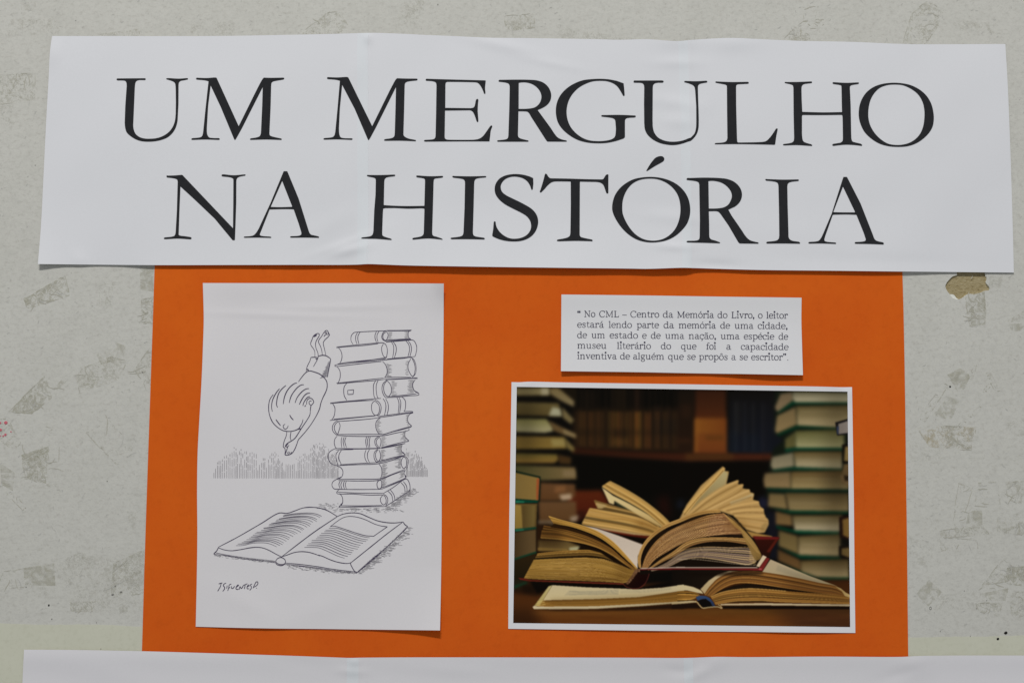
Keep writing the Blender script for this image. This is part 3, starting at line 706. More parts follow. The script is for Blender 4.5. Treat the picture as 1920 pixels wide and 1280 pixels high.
  ('J', ["968,223! 1002,223! 1008,232! 1140,490! 1262,800! 1275,835 1290,855 1315,866 1360,875! 1372,885 1368,898 1355,898! 1220,893 1095,891! 1080,886 1083,876 1095,873! 1150,870 1180,864 1190,855 1190,840! 1170,780! 1100,607! 1095,601! 1000,598 870,600! 860,605! 785,815! 777,845! 780,862 800,870 885,878! 896,884 892,892 880,892! 750,888 630,889! 616,884 620,875 632,872! 690,868 720,860 745,830 765,790! 850,590! 955,260!", "963,320! 868,570! 870,575! 960,577 1080,577! 1083,570!"])]),
]
crop('accent', 990, 290, 16 / 3)
for word, glyphs in HEAD:
    we = empty('printed_word', (0, 0, 0), banner)
    for k, loops in glyphs:
        ink_poly('accent_mark' if k == 'accent' else 'letter', [curve(parse(k, s), True, 2.0) for s in loops], d_ban, M_INK, we, lift=.20 * MM)

# ------------------------------------------------------------------ the drawing
O_DRAW = Outline([(380.3, 530.5), (500, 530.7), (700, 530.8), (832, 531.5)], [(367, 1174), (440, 1176), (520, 1177.5), (600, 1178.3), (700, 1179.5), (825, 1181)],
                 [(380.3, 530.5), (381.5, 570), (382, 600), (380.5, 650), (379, 690), (376.5, 740), (373, 800), (370.5, 850), (369.5, 920), (370, 1000), (369, 1080), (367, 1174)],
                 [(832, 531.5), (831.5, 640), (829.5, 760), (828.3, 850), (828, 1000), (826.7, 1100), (825, 1181)])
dr_low = sm([(360, .2), (390, .3), (440, 1.1), (500, 1.4), (560, .6), (640, .5), (700, 1.0), (720, 1.4), (780, 3.0), (825, 5.3), (840, 5.6)])
def d_draw(x, y):
    t = np.clip((y - 1060) / 120, 0, 1.1)
    d = 0.55 + dr_low(x) * t ** 1.6 * np.where(x > 640, 1, 1)
    d = d + .35 * (1 + np.sin(x / 70.0 + .4) * np.sin(y / 95.0)) * .5
    # left edge bows away from the card; dog-eared upper right corner
    d = d + 2.0 * np.exp(-((x - 372) / 42.0) ** 2) * np.exp(-((y - 700) / 130.0) ** 2)
    d = d + 1.3 * np.exp(-((y - 528) / 34.0) ** 2) * (0.6 + .4 * np.sin(x / 60.0))
    q = (x - 808) + (y - 531) * -0.34       # across the crease
    w = smooth((620 - y) / 90)
    d = d + w * (1.5 * np.exp(-np.clip(-q, 0, None) / 26.0) * (q <= 0) + (np.clip(1.5 - 0.03 * np.clip(q, 0, None), 0, 2) + .0020 * np.clip(q, 0, 40) * np.clip(612 - y, 0, 85)) * (q > 0))
    for b_ in ((520, 590, 130, 6, .03, .35), (640, 575, 120, 6, -.02, .3), (460, 1130, 60, 20, .5, .4), (600, 1140, 60, 24, -.4, .4)):
        d = d + b_[5] * bump(x, y, *b_[:5])
    return np.maximum(d, .5) * MM
drawing = empty('ink_drawing')
tag(drawing, 'tall white sheet with a pen drawing of a child diving into an open book', 'drawing')
sheet('paper_sheet', O_DRAW, d_draw, M_SHEET, drawing, nx=110, ny=150)

crop('K1', 490, 610, 12.8); crop('K2', 490, 690, 12.8); crop('K3', 490, 770, 12.8)
crop('L1', 610, 610, 9.6); crop('L2', 610, 725, 9.6); crop('L3', 600, 830, 9.6)
crop('N1', 390, 930, 9.143); crop('N2', 560, 940, 9.143); crop('S', 390, 1070, 16)

ink = Ink(d_draw)
ink.draw('K1', "1285,750 1280,620 1250,555 1190,470 1185,420 1215,340 1245,260 1290,215 1360,190 1390,205 1385,250 1345,320 1310,390 1300,460 1315,550 1355,650 1365,740 1350,800 1250,985; 1465,710 1450,600 1420,500 1370,390 1385,340 1445,260 1500,170 1540,125 1580,120 1615,180 1635,225 1600,275 1530,340 1490,400 1490,460 1515,560 1548,715; 1190,765 1165,850 1130,920 1095,1000 1075,1100")
ink.draw('K1', "1250,265 1290,240 1335,215; 1255,275 1300,255 1330,235; 1500,265 1530,230 1560,205; 1515,185 1560,180 1570,215 1600,220; 1590,160 1620,210 1630,235; 1535,130 1560,170 1525,180", 1.5)
ink.draw('K1', "1190,765 1290,760 1350,770; 1365,740 1450,715 1550,725 1620,765 1665,800; 1665,800 1640,940 1610,1090 1585,1240", 1.7)
ink.draw('K2', "890,325 950,240 1040,130 1100,80 1170,65 1270,90 1400,140 1500,220 1560,300 1580,380 1575,480 1540,580 1480,700 1430,830 1400,960 1350,1080 1290,1190 1230,1290", 1.7)
ink.draw('K2', "1000,180 1040,130 1100,85; 1560,290 1582,380 1576,470", 1.5)
ink.draw('K3', "1310,130 1200,310 1080,470 960,610 890,690 850,800 800,920 740,1010 680,1045 620,1060 570,1050 575,960 555,880 530,870 535,780 560,690 590,620 605,560 610,490", 1.5)
ink.draw('K2', "855,352 800,365 720,420 640,510 580,620 545,730 525,860; 1020,395 960,400 880,450 790,550 720,660 685,760 670,830; 1145,487 1080,495 1000,540 920,620 850,720 810,830; 1170,595 1100,605 1030,660 970,750 930,830 910,870; 1170,680 1120,690 1070,740 1020,820 995,900; 1065,885 1040,920; 590,410 500,490 430,580 390,680 370,790 365,880 390,940; 435,490 370,570 300,690 260,800 245,930 265,1040", 1.75)
ink.draw('K2', "1085,870 1090,800 1110,750 1160,720 1210,730 1250,780 1255,820 1215,870 1195,890 1150,850 1145,810 1165,785 1205,790; 285,630 220,720 190,800 175,920 180,1040 210,1160 270,1290", 1.5)
ink.draw('K2', "680,1120 720,1190 770,1240", 1.7)
ink.draw('K2', "1195,880 1180,960 1175,1040", 1.7)
ink.draw('K3', "1175,0 1165,90 1100,210 1000,360 940,450 860,580 800,660 720,720 650,760 600,800 575,850 620,860 665,820", 1.6)
ink.draw('K3', "195,100 240,220 310,320 400,400 480,450 560,480 680,490 780,475 850,450 900,420 950,340 985,270 1000,200", 1.6)
ink.draw('K3', "850,450 900,430 950,430; 640,780 600,820 580,850", 2.2)
ink.draw('K3', "350,205 400,275 460,350", 1.8)
ink.draw('K3', "570,315 530,345 530,400 575,435 620,410 645,350; 715,490 700,570 695,640 715,710; 560,880 575,960 585,1000 620,900 640,850", 1.4)
ink.draw('K3', "620,1030 650,970; 650,1040 685,980; 690,1035 735,980; 590,1000 570,1050", 1.2)
for i in range(18):
    t = i / 17
    xe = 1640 - 55 * t; ye = 860 + 360 * t
    l = (30 + 170 * t) * random.uniform(.7, 1.1)
    ink.draw('K1', f"{xe - l:.0f},{ye - 6 + 0.28 * l:.0f} {xe - l * .5:.0f},{ye + .1 * l:.0f} {xe:.0f},{ye:.0f}", .65, .5)
for i in range(6):
    ink.draw('K1', f"{1290 + 8 * i},{790 + 6 * i} {1350 - 3 * i},{790 + 14 * i}", .6, .5)
    ink.draw('K1', f"{1085 + 2 * i},{1040 + 6 * i} {1130 + 3 * i},{1046 + 6 * i}", .5, .5)
ink.build('drawn_diver', M_PEN, drawing)

def hatch(k, x, y0, y1, n, l, slope=0.0, dirn=1, w=.6):
    for i in range(n):
        y = y0 + (y1 - y0) * (i + random.uniform(-.2, .2)) / max(1, n - 1)
        bow = l * random.uniform(.35, 1.0)
        xx = x(y) if callable(x) else x
        ink.draw(k, f"{xx:.0f},{y:.0f} {xx + dirn * bow:.0f},{y + slope * dirn * bow:.0f}", w, .6)

stack = empty('drawn_book_stack', (0, 0, 0), drawing)
BOOKS = [
 [('L1', "500,340 465,280 460,220 475,170 520,125 560,120 720,110 900,102 1080,95 1130,90 1300,88 1450,85 1550,80; 1120,98 1400,95 1540,95; 1550,85 1500,110 1490,160 1500,220 1540,245; 1090,285 1250,270 1400,260 1540,250; 1080,265 1300,250 1530,240; 1100,95 1050,115 1025,160 1015,210 1040,260 1090,285; 1110,115 1060,135 1035,190 1050,250 1090,270 1115,230 1130,170 1110,115; 580,125 550,180 545,250 570,335; 625,120 590,180 585,250 605,330; 920,105 895,170 895,230 920,300; 970,100 935,160 930,230 950,300")],
 [('L1', "200,385 400,365 700,335 900,318 1050,315 1090,350 1115,430 1110,520 1085,590 1000,600 700,630 400,660 220,690; 200,402 300,388 700,357 950,327; 240,402 280,460 300,540 290,620 260,680; 220,702 500,667 1075,580; 1045,330 1015,390 1020,480 1060,565 1095,570; 1090,300 1200,290 1450,270 1580,265 1620,310 1645,390 1635,480 1610,555 1560,560; 1190,295 1225,360 1230,450 1210,590; 1220,290 1270,370 1275,460 1240,590; 1450,275 1500,340 1515,430 1485,570; 1490,275 1535,340 1550,430 1520,565; 1110,602 1300,582 1560,562")],
 [('L1', "170,710 300,690 700,650 1000,625 1200,605 1400,590 1540,575 1590,610 1625,690 1635,780 1620,870 1570,930; 200,737 500,702 800,667 1010,647; 170,710 175,730 210,735; 210,735 255,800 270,880 260,960 230,1030; 200,1035 500,1005 900,960 1050,945; 210,1047 500,1022 900,987 1040,970; 1030,645 1080,700 1110,780 1110,860 1070,935; 1540,595 1495,680 1490,770 1530,870 1570,915 1610,870; 1565,600 1602,680 1617,780 1600,880; 1060,935 1300,930 1540,930; 1040,970 1300,958 1660,938")],
 [('L1', "1080,975 1300,965 1600,950 1660,955; 1620,970 1575,1040 1575,1110 1610,1180 1680,1225; 385,1040 345,1090 330,1160 335,1230 350,1290; 400,1165! 510,1155! 500,1235! 405,1240! 400,1165!; 905,990 870,1060 865,1150 880,1280 900,1310; 950,985 920,1060 915,1150 935,1280 955,1310; 1110,985 1050,1030 1020,1110 1030,1200 1070,1280 1110,1300; 1110,990 1060,1060 1050,1150 1080,1240 1130,1278 1180,1220 1190,1150 1170,1060 1110,990"),
  ('L2', "328,100 345,170 385,240; 1610,70 1680,115 1685,140 1500,160 1300,182 1100,192; 1140,175 1400,150 1640,120")],
 [('L2', "85,288 300,265 700,230 880,213 1000,205; 90,300 400,268 870,238; 130,297 170,370 170,460 150,540 115,590; 80,602 300,577 700,537 900,520; 150,580 500,550 880,515; 890,250 845,290 830,370 850,460 900,510 950,490 975,410 960,320 890,250; 890,230 960,270 1000,340 1000,420 970,500 930,520; 1380,180 1435,240 1445,320 1430,420 1410,440; 1040,210 1080,280 1090,370 1065,510; 1085,210 1125,290 1135,380 1110,510; 1290,190 1320,260 1325,350 1310,480; 1325,185 1355,260 1355,350 1335,475; 950,532 1200,497 1400,472 1570,455")],
 [('L2', "1420,440 1570,445 1575,465 1530,480 1490,530 1480,590 1500,650 1550,700 1545,715 1400,760 1200,810 1030,862; 1010,540 960,570 915,630 905,700 920,770 970,845 1020,855 1250,790 1540,705; 210,620 500,600 800,575 1000,545; 215,600 150,660 125,730 140,800 200,865; 230,620 180,670 160,740 190,820 215,850 250,770 265,690 240,625; 215,855 600,853 1020,850; 200,870 500,887 1030,877 1250,832 1510,770 1500,750; 1000,548 1250,510 1560,462")],
 [('L2', "210,885 175,930 160,1000 185,1090 205,1105; 300,895 285,970 295,1090; 340,895 320,970 340,1090; 375,895 350,970 380,1090; 745,890 725,970 745,1090; 780,890 755,980 775,1090; 810,890 790,980 800,1090; 960,890 905,930 890,1000 920,1070 970,1095 995,1030 1000,960 975,895; 975,900 925,950 920,1020 960,1080; 205,1105 600,1110 970,1100; 1450,780 1430,840 1440,910 1500,970 1400,990 1200,1040 1010,1090; 1010,1105 1250,1060 1440,1015; 1440,905 1490,960")],
 [('L3', "290,95 230,120 165,170 145,260 175,340 240,390 330,405; 290,97 600,107 1040,102; 280,122 600,117; 335,135 290,200 290,280 325,395; 385,130 345,200 340,280 385,390; 830,120 805,200 815,290 850,350; 890,115 855,190 860,280 890,350; 1050,110 990,150 970,230 990,310 1030,345 1080,290 1090,210 1060,120; 1040,120 1000,190 1010,280 1040,330; 360,390 600,375 850,360 1040,350; 1480,40 1460,100 1480,170 1535,210 1400,240 1060,330; 1060,100 1250,55 1530,5; 1485,160 1530,205")],
 [('L3', "300,410 370,440 410,500 405,580 380,620; 330,405 700,388 1040,372 1300,310 1500,240 1550,250 1590,310 1580,400 1550,480; 1060,375 1100,430 1115,520 1105,600 1080,650; 1050,352 1250,300 1490,232; 1500,250 1465,310 1465,390 1500,455 1550,420 1560,330 1530,260 1500,250; 340,650 700,650 1080,640 1250,580 1530,470; 380,620 310,655")],
 [('L3', "380,610 290,655 230,700 215,760 250,820 330,830 700,835 1100,830; 330,672 700,682 1070,665 1300,570 1540,490; 1090,665 1040,690 1025,750 1050,820 1090,815 1110,760 1105,690 1090,665; 365,680 340,740 360,820; 400,680 375,750 395,825; 440,680 420,750 440,825; 475,680 455,750 475,825; 1530,495 1512,550 1550,610 1400,690 1100,810; 1100,832 1300,750 1555,640; 1525,590 1550,620")],
 [('L3', "340,840 300,880 305,905 600,917 900,937 1130,932; 310,880 600,897 1140,905; 350,905 395,960 410,1030 400,1090 340,1150; 340,1130 380,1127 700,1130 1120,1122; 335,1155 700,1147 1180,1140; 1130,940 1090,990 1095,1060 1140,1110 1180,1090 1190,1020 1160,950 1130,940; 1140,915 1200,960 1220,1040 1180,1140; 1140,905 1300,810 1555,645 1600,700 1620,780 1610,860 1500,930 1350,1030 1180,1140; 1220,860 1290,940 1310,1050; 1260,835 1330,930 1350,1030; 1460,710 1520,790 1530,900; 1500,690 1555,770 1570,880; 400,1080 370,1110 380,1125")],
]
HATCH = [[('L1', 1130, 120, 250, 12, 90, 0, 1), ('L1', 1490, 110, 235, 12, 80, 0, -1)], [], [('L1', lambda y: 1110 - abs(y - 800) * .12, 690, 920, 20, 110, 0, 1), ('L1', lambda y: 1490 + abs(y - 770) * .1, 640, 890, 16, 70, 0, -1)],
         [('L1', 1190, 1000, 1260, 20, 110, 0, 1), ('L1', lambda y: 1580 + abs(y - 1080) * .15, 980, 1210, 20, 140, 0, -1)], [], [('L2', lambda y: 905 + abs(y - 700) * .3, 570, 830, 20, 100, -.12, 1), ('L2', lambda y: 1485 + abs(y - 590) * .25, 490, 690, 16, 60, -.2, -1)],
         [('L2', 1005, 910, 1080, 14, 110, -.2, 1), ('L2', lambda y: 1435 + abs(y - 850) * .2, 790, 960, 16, 110, -.2, -1)], [('L3', 1090, 130, 310, 16, 100, -.2, 1), ('L3', lambda y: 1465 + abs(y - 110) * .2, 30, 200, 18, 150, -.15, -1)],
         [('L3', 1115, 390, 620, 22, 120, -.3, 1), ('L3', 1460, 270, 450, 18, 130, -.25, -1)], [('L3', 1105, 680, 800, 12, 120, -.45, 1), ('L3', 1510, 500, 600, 10, 110, -.4, -1)], []]
shade = []
for strokes, hs in zip(BOOKS, HATCH):
    ink = Ink(d_draw)
    for k, s in strokes: ink.draw(k, s, 1.25)
    bk_ = ink.build('drawn_book', M_PEN, stack)
    if hs:
        ink = Ink(d_draw)
        for h in hs: hatch(*h[:4], max(6, int(h[4] * .8)), *h[5:], w=.62)
        shade.append(ink)

allsh = Ink(d_draw)
for q in shade:
    o_ = len(allsh.v); allsh.v += q.v; allsh.f += [tuple(i + o_ for i in f) for f in q.f]
allsh.build('drawn_page_hatching', M_PENLIGHT, stack)

# the big open book
ink = Ink(d_draw)
ink.draw('N1', "180,867 500,700 900,470 1220,285 1350,290 1480,250 1600,205 1700,185 1800,185 1920,205; 180,870 150,930 100,985 130,990; 1260,1035 1500,850 1750,660 1920,535; 1160,1105 1190,1065 1250,1045 1310,1075 1330,1120 1310,1155 1240,1165 1180,1140 1160,1105; 1150,1120 1180,1165 1260,1185 1330,1150", 1.5)
ink.draw('N1', "180,880 280,915 400,930 560,910 720,880 850,870 950,885 1060,930 1160,985 1260,1035; 1260,1035 1350,1005 1480,960 1600,945 1720,955 1830,985 1920,1020", 1.6)
ink.draw('N1', "130,965 300,1000 600,1047 900,1082 1150,1112; 105,990 300,1015 600,1067 900,1102 1150,1135; 1330,1140 1600,1165 1920,1205; 1340,1160 1600,1190 1920,1230", 1.3)
ink.draw('N2', "90,103 200,95 350,105 480,145 580,200 665,255; 665,250 750,215 850,195 950,190 1060,205 1200,265 1350,325 1500,355 1650,362 1790,345; 0,715 300,495 660,255", 1.6)
ink.draw('N2', "540,425! 720,295 800,260 900,250 1030,270 1150,310 1300,380 1420,415 1520,428! 1400,510 1285,590! 1150,580 1000,540 850,490 700,440 600,415 540,425!", 1.2)
ink.draw('N2', "330,910 400,930 560,1000 720,1045 850,1055 900,1040; 900,1035 890,1060 920,1130 960,1190 1000,1215; 900,1040 1200,800 1500,560 1780,350; 1790,345 1820,390 1870,425; 1860,430 1550,740 1250,990 1010,1200", 1.6)
ink.draw('N2', "1870,425 1850,450 1600,690 1300,970 1000,1215", 1.9)
ink.draw('N2', "0,1067 300,1107 600,1157 1000,1202; 0,1102 300,1132 600,1182 1000,1222", 1.3)
ink.build('drawn_open_book', M_PEN, drawing)
ink = Ink(d_draw)
def lines_between(ka, sa, kb, sb, n, w, ease=1.0):
    a = np.array(curve(parse(ka, sa), False, 2.0)); b = np.array(curve(parse(kb, sb), False, 2.0))
    def rs(c):
        t = np.linspace(0, 1, len(c)); q = np.linspace(0, 1, 50)
        return np.stack([np.interp(q, t, c[:, 0]), np.interp(q, t, c[:, 1])], -1)
    a, b = rs(a), rs(b)
    for i in range(n):
        t = (i / (n - 1)) ** ease + random.uniform(-.01, .01)
        c = a + (b - a) * t
        s0, s1 = random.randint(0, 2), 50 - random.randint(0, 2)
        ink.line(c[s0:s1], w * random.uniform(.8, 1.15), .4)
lines_between('N1', "460,845 600,840 750,805 880,795 1000,800 1100,830 1200,880", 'N1', "1290,330 1450,300 1600,285 1740,280 1850,295 1920,320 1975,355", 21, 1.05)
lines_between('N1', "1100,470 1300,430 1450,415 1600,420", 'N1', "1290,325 1450,298 1600,286 1740,282", 3, .8)
lines_between('N2', "500,455 650,455 800,500 1000,570 1130,605 1245,620", 'N2', "65,780 250,780 350,790 500,850 650,920 750,955 820,970", 12, 1.15)
ink.build('drawn_text_lines', M_PENMID, drawing)

# shade marks on the drawn floor and the tall grass behind
ink = Ink(d_draw)
def dashes(n, f, l0, l1, w=.8):
    for _ in range(n):
        x, y = f()
        l = random.uniform(l0, l1)
        ink.line([(x - l / 2, y), (x, y + random.uniform(-.15, .15)), (x + l / 2, y)], w, .4)
U = random.uniform
def f_stack():
    t = U(0, 1)
    return (600 + 145 * t + U(-12, 12), 952 + abs(random.gauss(0, 4)) - 6 * (t < .2) * U(0, 2))
def f_side():
    t = U(0, 1); return (722 + 46 * t + abs(random.gauss(0, 9)), 951 - 34 * t + U(-3, 6))
def f_book1():
    t = U(0, 1); return (402 + 112 * t, 1038 + 12.5 * t + abs(random.gauss(0, 2.6)))
def f_book2():
    t = U(0, 1); return (536 + 130 * t, 1057 + 15 * t + abs(random.gauss(0, 3.2)))
def f_book3():
    t = U(0, 1); return (672 + 92 * t + abs(random.gauss(0, 8)), 1070 - 82 * t + U(-1, 6))
dashes(170, f_stack, 1.5, 6, .7); dashes(170, f_side, 2, 8, .7); dashes(120, f_book1, 2, 6, .7); dashes(150, f_book2, 2, 6, .7); dashes(230, f_book3, 2, 9, .7)
ink.build('drawn_floor_shading', M_PENLIGHT, drawing)

prof = interp([(401, 889), (407, 868), (418, 856), (432, 850), (440, 838), (452, 843), (470, 848), (485, 852), (500, 858), (512, 846), (520, 852), (530, 868), (545, 862), (560, 858), (575, 850), (586, 832), (600, 828), (612, 836), (622, 846), (634, 852), (760, 838), (770, 848), (780, 846), (790, 858), (803, 884)])
for a, b_, base, stepc in ((401, 636, 896, 4.1), (762, 803, 893, 3.4)):
    ink = Ink(d_draw)
    x = a
    while x < b_:
        topy = prof(x) + U(-3, 3)
        y = base + U(-.4, .4)
        span = max(4.0, y - topy)
        lim = 636 - 0 if a < 700 else 900
        while y > topy:
            t = (base - y) / span
            l = U(9, 26) * (1 - t) ** .8 + 1.8
            ye = max(topy, y - l)
            if random.random() < 1 - .35 * t and not (528 < x < 556 and ye < 868 and t > .25 and random.random() < .6):
                ink.line([(x, y), (x + U(-.2, .2), (y + ye) / 2), (x, ye)], U(.8, 1.25), .15)
            y = ye - U(1.2, 2.6) * (1 + 1.6 * t)
        x += stepc * .88 * U(.75, 1.1) * (.72 if (515 < x < 540 or x > 585) else 1.0)
    ink.build('drawn_tall_grass', M_PENLIGHT, drawing)


ink = Ink(d_draw)
ink.draw('S', "320,380 430,350; 395,360 370,460 290,600; 545,355 480,385 460,430 500,490 490,540 440,605; 575,430 560,520; 700,385 640,410 620,500 590,590; 620,510 660,480; 700,450 705,510 740,520 800,450; 850,480 920,420 900,410 850,470 840,530 880,550 920,530; 940,550 960,460 1000,520 1060,430; 1060,425 1180,375; 1115,420 1090,530; 1180,470 1240,430 1210,410 1170,480 1180,530 1230,520; 1320,380 1270,410 1300,470 1290,530 1250,570; 1350,510 1390,420 1450,320 1490,320 1490,390 1430,450 1370,480; 1445,503 1465,512", 1.5, .2)
ink.build('signature', M_PEN, drawing)

# ------------------------------------------------------------------ the printed quotation
O_CAP = Outline([(1052.7, 552), (1200, 553.7), (1350, 556), (1503, 558)], [(1051.8, 695.5), (1110, 696.3), (1200, 697.5), (1300, 699.5), (1400, 701), (1505.5, 703)], [(1052.7, 552), (1051.8, 695.5)], [(1503, 558), (1502.6, 600), (1503.6, 640), (1505.5, 703)])
cap_low = sm([(1040, 3.0), (1052, 2.9), (1120, 2.5), (1200, 2.3), (1270, 1.8), (1320, 1.5), (1400, 3.1), (1450, 4.0), (1505, 3.3), (1520, 3.2)])
cap_bot = interp([(1052, 695.5), (1505, 703)])
def d_cap(x, y):
    t = np.clip((y - (cap_bot(x) - 100)) / 100, 0, 1.1)
    d = .6 + cap_low(x) * t ** 1.5 + .3 * (1 + np.sin(x / 60.0) * np.sin(y / 50.0)) * .5
    d = d + .7 * np.exp(-((y - 552) / 22.0) ** 2) + .5 * np.exp(-((x - 1052) / 26.0) ** 2)
    return d * MM
caption = empty('quotation_slip')
tag(caption, 'small white slip with five printed lines of text, right above the colour photo', 'paper slip')
sheet('paper_sheet', O_CAP, d_cap, M_CAPTION, caption, nx=90, ny=40)

XH, CH, AH = 8.9, 11.9, 12.7
ST, TH = 1.55, 0.85
def ell(cx_, cy_, rx, ry, a0=0, a1=360, thick=ST, thin=TH, n_=26, tilt=12):
    p, w = [], []
    for i in range(n_ + 1):
        a = math.radians(a0 + (a1 - a0) * i / n_)
        p.append((cx_ + rx * math.cos(a), cy_ + ry * math.sin(a)))
        w.append(thin + (thick - thin) * abs(math.cos(a - math.radians(tilt))) ** 1.5)
    return p, w
def sp(pts, w, n_=1.0):
    q = curve([(a, b, 0) for a, b in pts], False, n_)
    if isinstance(w, (int, float)): return q, [w] * len(q)
    t = np.linspace(0, 1, len(q))
    return q, list(np.interp(t, np.linspace(0, 1, len(w)), w))
def bar(x0, y0, x1, y1, w): return [(x0, y0), ((x0 + x1) / 2, (y0 + y1) / 2), (x1, y1)], [w] * 3
def stem(x, y0, y1, w=ST): return bar(x, y0, x, y1, w)
def foot(x, y=.38, h=1.9): return bar(x - h, y, x + h, y, .78)
def flag(x, y): return bar(x - 1.9, y - 1.1, x + .3, y - .55, .85)
def dotg(x, y, r=.85): return ell(x, y, r * .5, r * .5, 0, 360, r, r, 8)
def arch(x0, x1): return sp([(x0 + .3, 6.2), (x0 + 1.5, 7.9), (x0 + 3.0, 8.55), (x1 - .5, 7.9), (x1, 6.3)], [.7, .8, 1.0, 1.3, ST])
G = {}
G['o'] = (8.4, [ell(4.2, 4.4, 3.35, 4.2)])
G['c'] = (7.4, [ell(4.2, 4.4, 3.3, 4.2, 42, 318), dotg(6.5, 6.9, 1.3)])
G['e'] = (7.8, [ell(4.1, 4.4, 3.3, 4.2, 6, 322), bar(1.0, 4.8, 7.3, 4.8, .8)])
G['a'] = (8.0, [sp([(1.4, 6.7), (2.0, 8.1), (3.6, 8.6), (5.2, 7.9), (5.6, 6.2)], [1.2, .8, .9, 1.2, ST]), stem(5.6, 6.3, 1.2), sp([(5.6, 1.3), (6.0, .45), (6.8, .35), (7.9, .9)], [ST, 1.1, .8, .7]),
               sp([(5.6, 5.2), (3.4, 4.8), (1.6, 3.9), (1.0, 2.3), (1.7, .7), (3.2, .35), (4.6, .9), (5.5, 2.0)], [.8, .9, 1.2, ST, 1.3, 1.0, .8, .8])])
G['d'] = (9.2, [ell(4.0, 4.3, 3.1, 4.1, 35, 325), stem(6.9, .4, AH), flag(6.9, AH), bar(6.9, .38, 8.9, .38, .8), bar(6.4, 6.7, 6.9, 6.0, .8), bar(6.4, 1.9, 6.9, 2.5, .8)])
G['q'] = (9.0, [ell(4.0, 4.3, 3.1, 4.1, 35, 325), stem(6.9, -3.6, 8.7), foot(6.9, -3.6)])
G['p'] = (9.2, [ell(5.0, 4.4, 3.1, 4.1, -145, 145), stem(2.2, -3.6, 8.7), flag(2.2, 8.9), foot(2.2, -3.6)])
G['l'] = (4.7, [stem(2.3, .4, AH), flag(2.3, AH), foot(2.3)])
G['i'] = (4.7, [stem(2.3, .4, 8.7), flag(2.3, 8.9), foot(2.3), dotg(2.2, 12.3, 1.9)])
G['n'] = (9.9, [stem(2.2, .4, 8.7), flag(2.2, 8.9), foot(2.2, h=1.7), arch(2.2, 7.3), stem(7.3, .4, 6.4), foot(7.3, h=1.7)])
G['m'] = (14.6, [stem(2.2, .4, 8.7), flag(2.2, 8.9), foot(2.2, h=1.6), arch(2.2, 7.1), stem(7.1, .4, 6.4), foot(7.1, h=1.6), arch(7.1, 12.0), stem(12.0, .4, 6.4), foot(12.0, h=1.6)])
G['u'] = (9.9, [stem(2.2, 2.3, 8.6), bar(.5, 8.4, 2.4, 8.4, .85), sp([(2.2, 2.5), (2.7, .9), (4.2, .35), (5.8, .9), (7.2, 2.4)], [ST, 1.2, .9, .8, .7]), stem(7.2, .4, 8.6), bar(5.6, 8.4, 7.4, 8.4, .85), bar(7.2, .38, 9.1, .38, .8)])
G['r'] = (7.0, [stem(2.2, .4, 8.7), flag(2.2, 8.9), foot(2.2), sp([(2.5, 5.8), (3.4, 7.6), (4.8, 8.5), (6.2, 8.1)], [.7, .9, 1.2, 1.3]), dotg(6.0, 7.6, 1.3)])
G['s'] = (7.0, [sp([(5.5, 6.7), (4.9, 8.1), (3.4, 8.55), (1.7, 7.9), (1.4, 6.4), (2.6, 5.2), (4.6, 4.1), (5.6, 2.7), (5.2, 1.0), (3.6, .3), (1.9, .7), (1.1, 2.3)], [.9, .8, .8, 1.0, 1.3, 1.5, 1.5, 1.3, 1.0, .8, .8, .9]), bar(5.6, 6.2, 5.6, 8.5, .7), bar(1.05, .5, 1.05, 2.6, .7)])
G['t'] = (5.9, [sp([(2.4, 11.2), (2.4, 6.0), (2.4, 2.0), (3.0, .6), (4.2, .35), (5.5, 1.4)], [1.0, ST, ST, 1.2, .9, .7]), bar(.5, 8.3, 5.2, 8.3, .8)])
G['f'] = (5.6, [sp([(2.5, .4), (2.5, 6.0), (2.6, 10.2), (3.6, 12.2), (5.2, 12.3), (6.0, 11.3)], [ST, ST, ST, 1.0, .9, 1.2]), bar(.6, 8.3, 5.0, 8.3, .8), foot(2.5)])
G['v'] = (8.8, [bar(1.7, 8.3, 4.4, .3, ST), bar(7.2, 8.3, 4.4, .3, .85), bar(.3, 8.4, 3.4, 8.4, .8), bar(5.6, 8.4, 8.6, 8.4, .8)])
G['g'] = (8.2, [ell(3.7, 6.1, 2.5, 2.6), bar(5.7, 7.7, 7.6, 8.6, 1.1), sp([(2.0, 3.9), (1.5, 2.6), (2.6, 1.7), (5.0, 1.2), (6.7, .2), (6.9, -1.6), (5.6, -3.2), (3.4, -3.7), (1.4, -2.8), (1.2, -1.2), (2.6, .3), (3.6, 1.3)], [.8, .9, 1.2, 1.3, 1.3, 1.2, 1.0, .9, 1.1, 1.2, .9, .8])])
G['N'] = (12.6, [stem(2.4, .4, 11.4, .95), bar(2.3, 11.4, 10.0, .4, 1.6), stem(10.0, .2, 11.4, .95), bar(.6, 11.5, 3.0, 11.5, .8), bar(8.3, 11.5, 11.8, 11.5, .8), foot(2.4)])
G['C'] = (11.4, [ell(6.2, 5.9, 5.0, 5.9, 40, 322), bar(10.2, 8.2, 10.2, 11.6, .8)])
G['M'] = (15.0, [stem(2.5, .4, 11.4, .95), bar(2.5, 11.4, 7.3, 1.0, ST), bar(7.3, 1.0, 12.1, 11.4, .9), stem(12.2, .4, 11.5, 1.6), bar(.7, 11.5, 3.0, 11.5, .8), bar(11.9, 11.5, 14.0, 11.5, .8), foot(2.5, h=1.8), foot(12.2, h=1.9)])
G['L'] = (10.0, [stem(2.8, .4, 11.5, 1.65), bar(.9, 11.5, 4.9, 11.5, .8), bar(.9, .38, 9.0, .38, .8), sp([(9.1, 3.0), (8.8, 1.4), (7.6, .4)], [.8, 1.1, .8])])
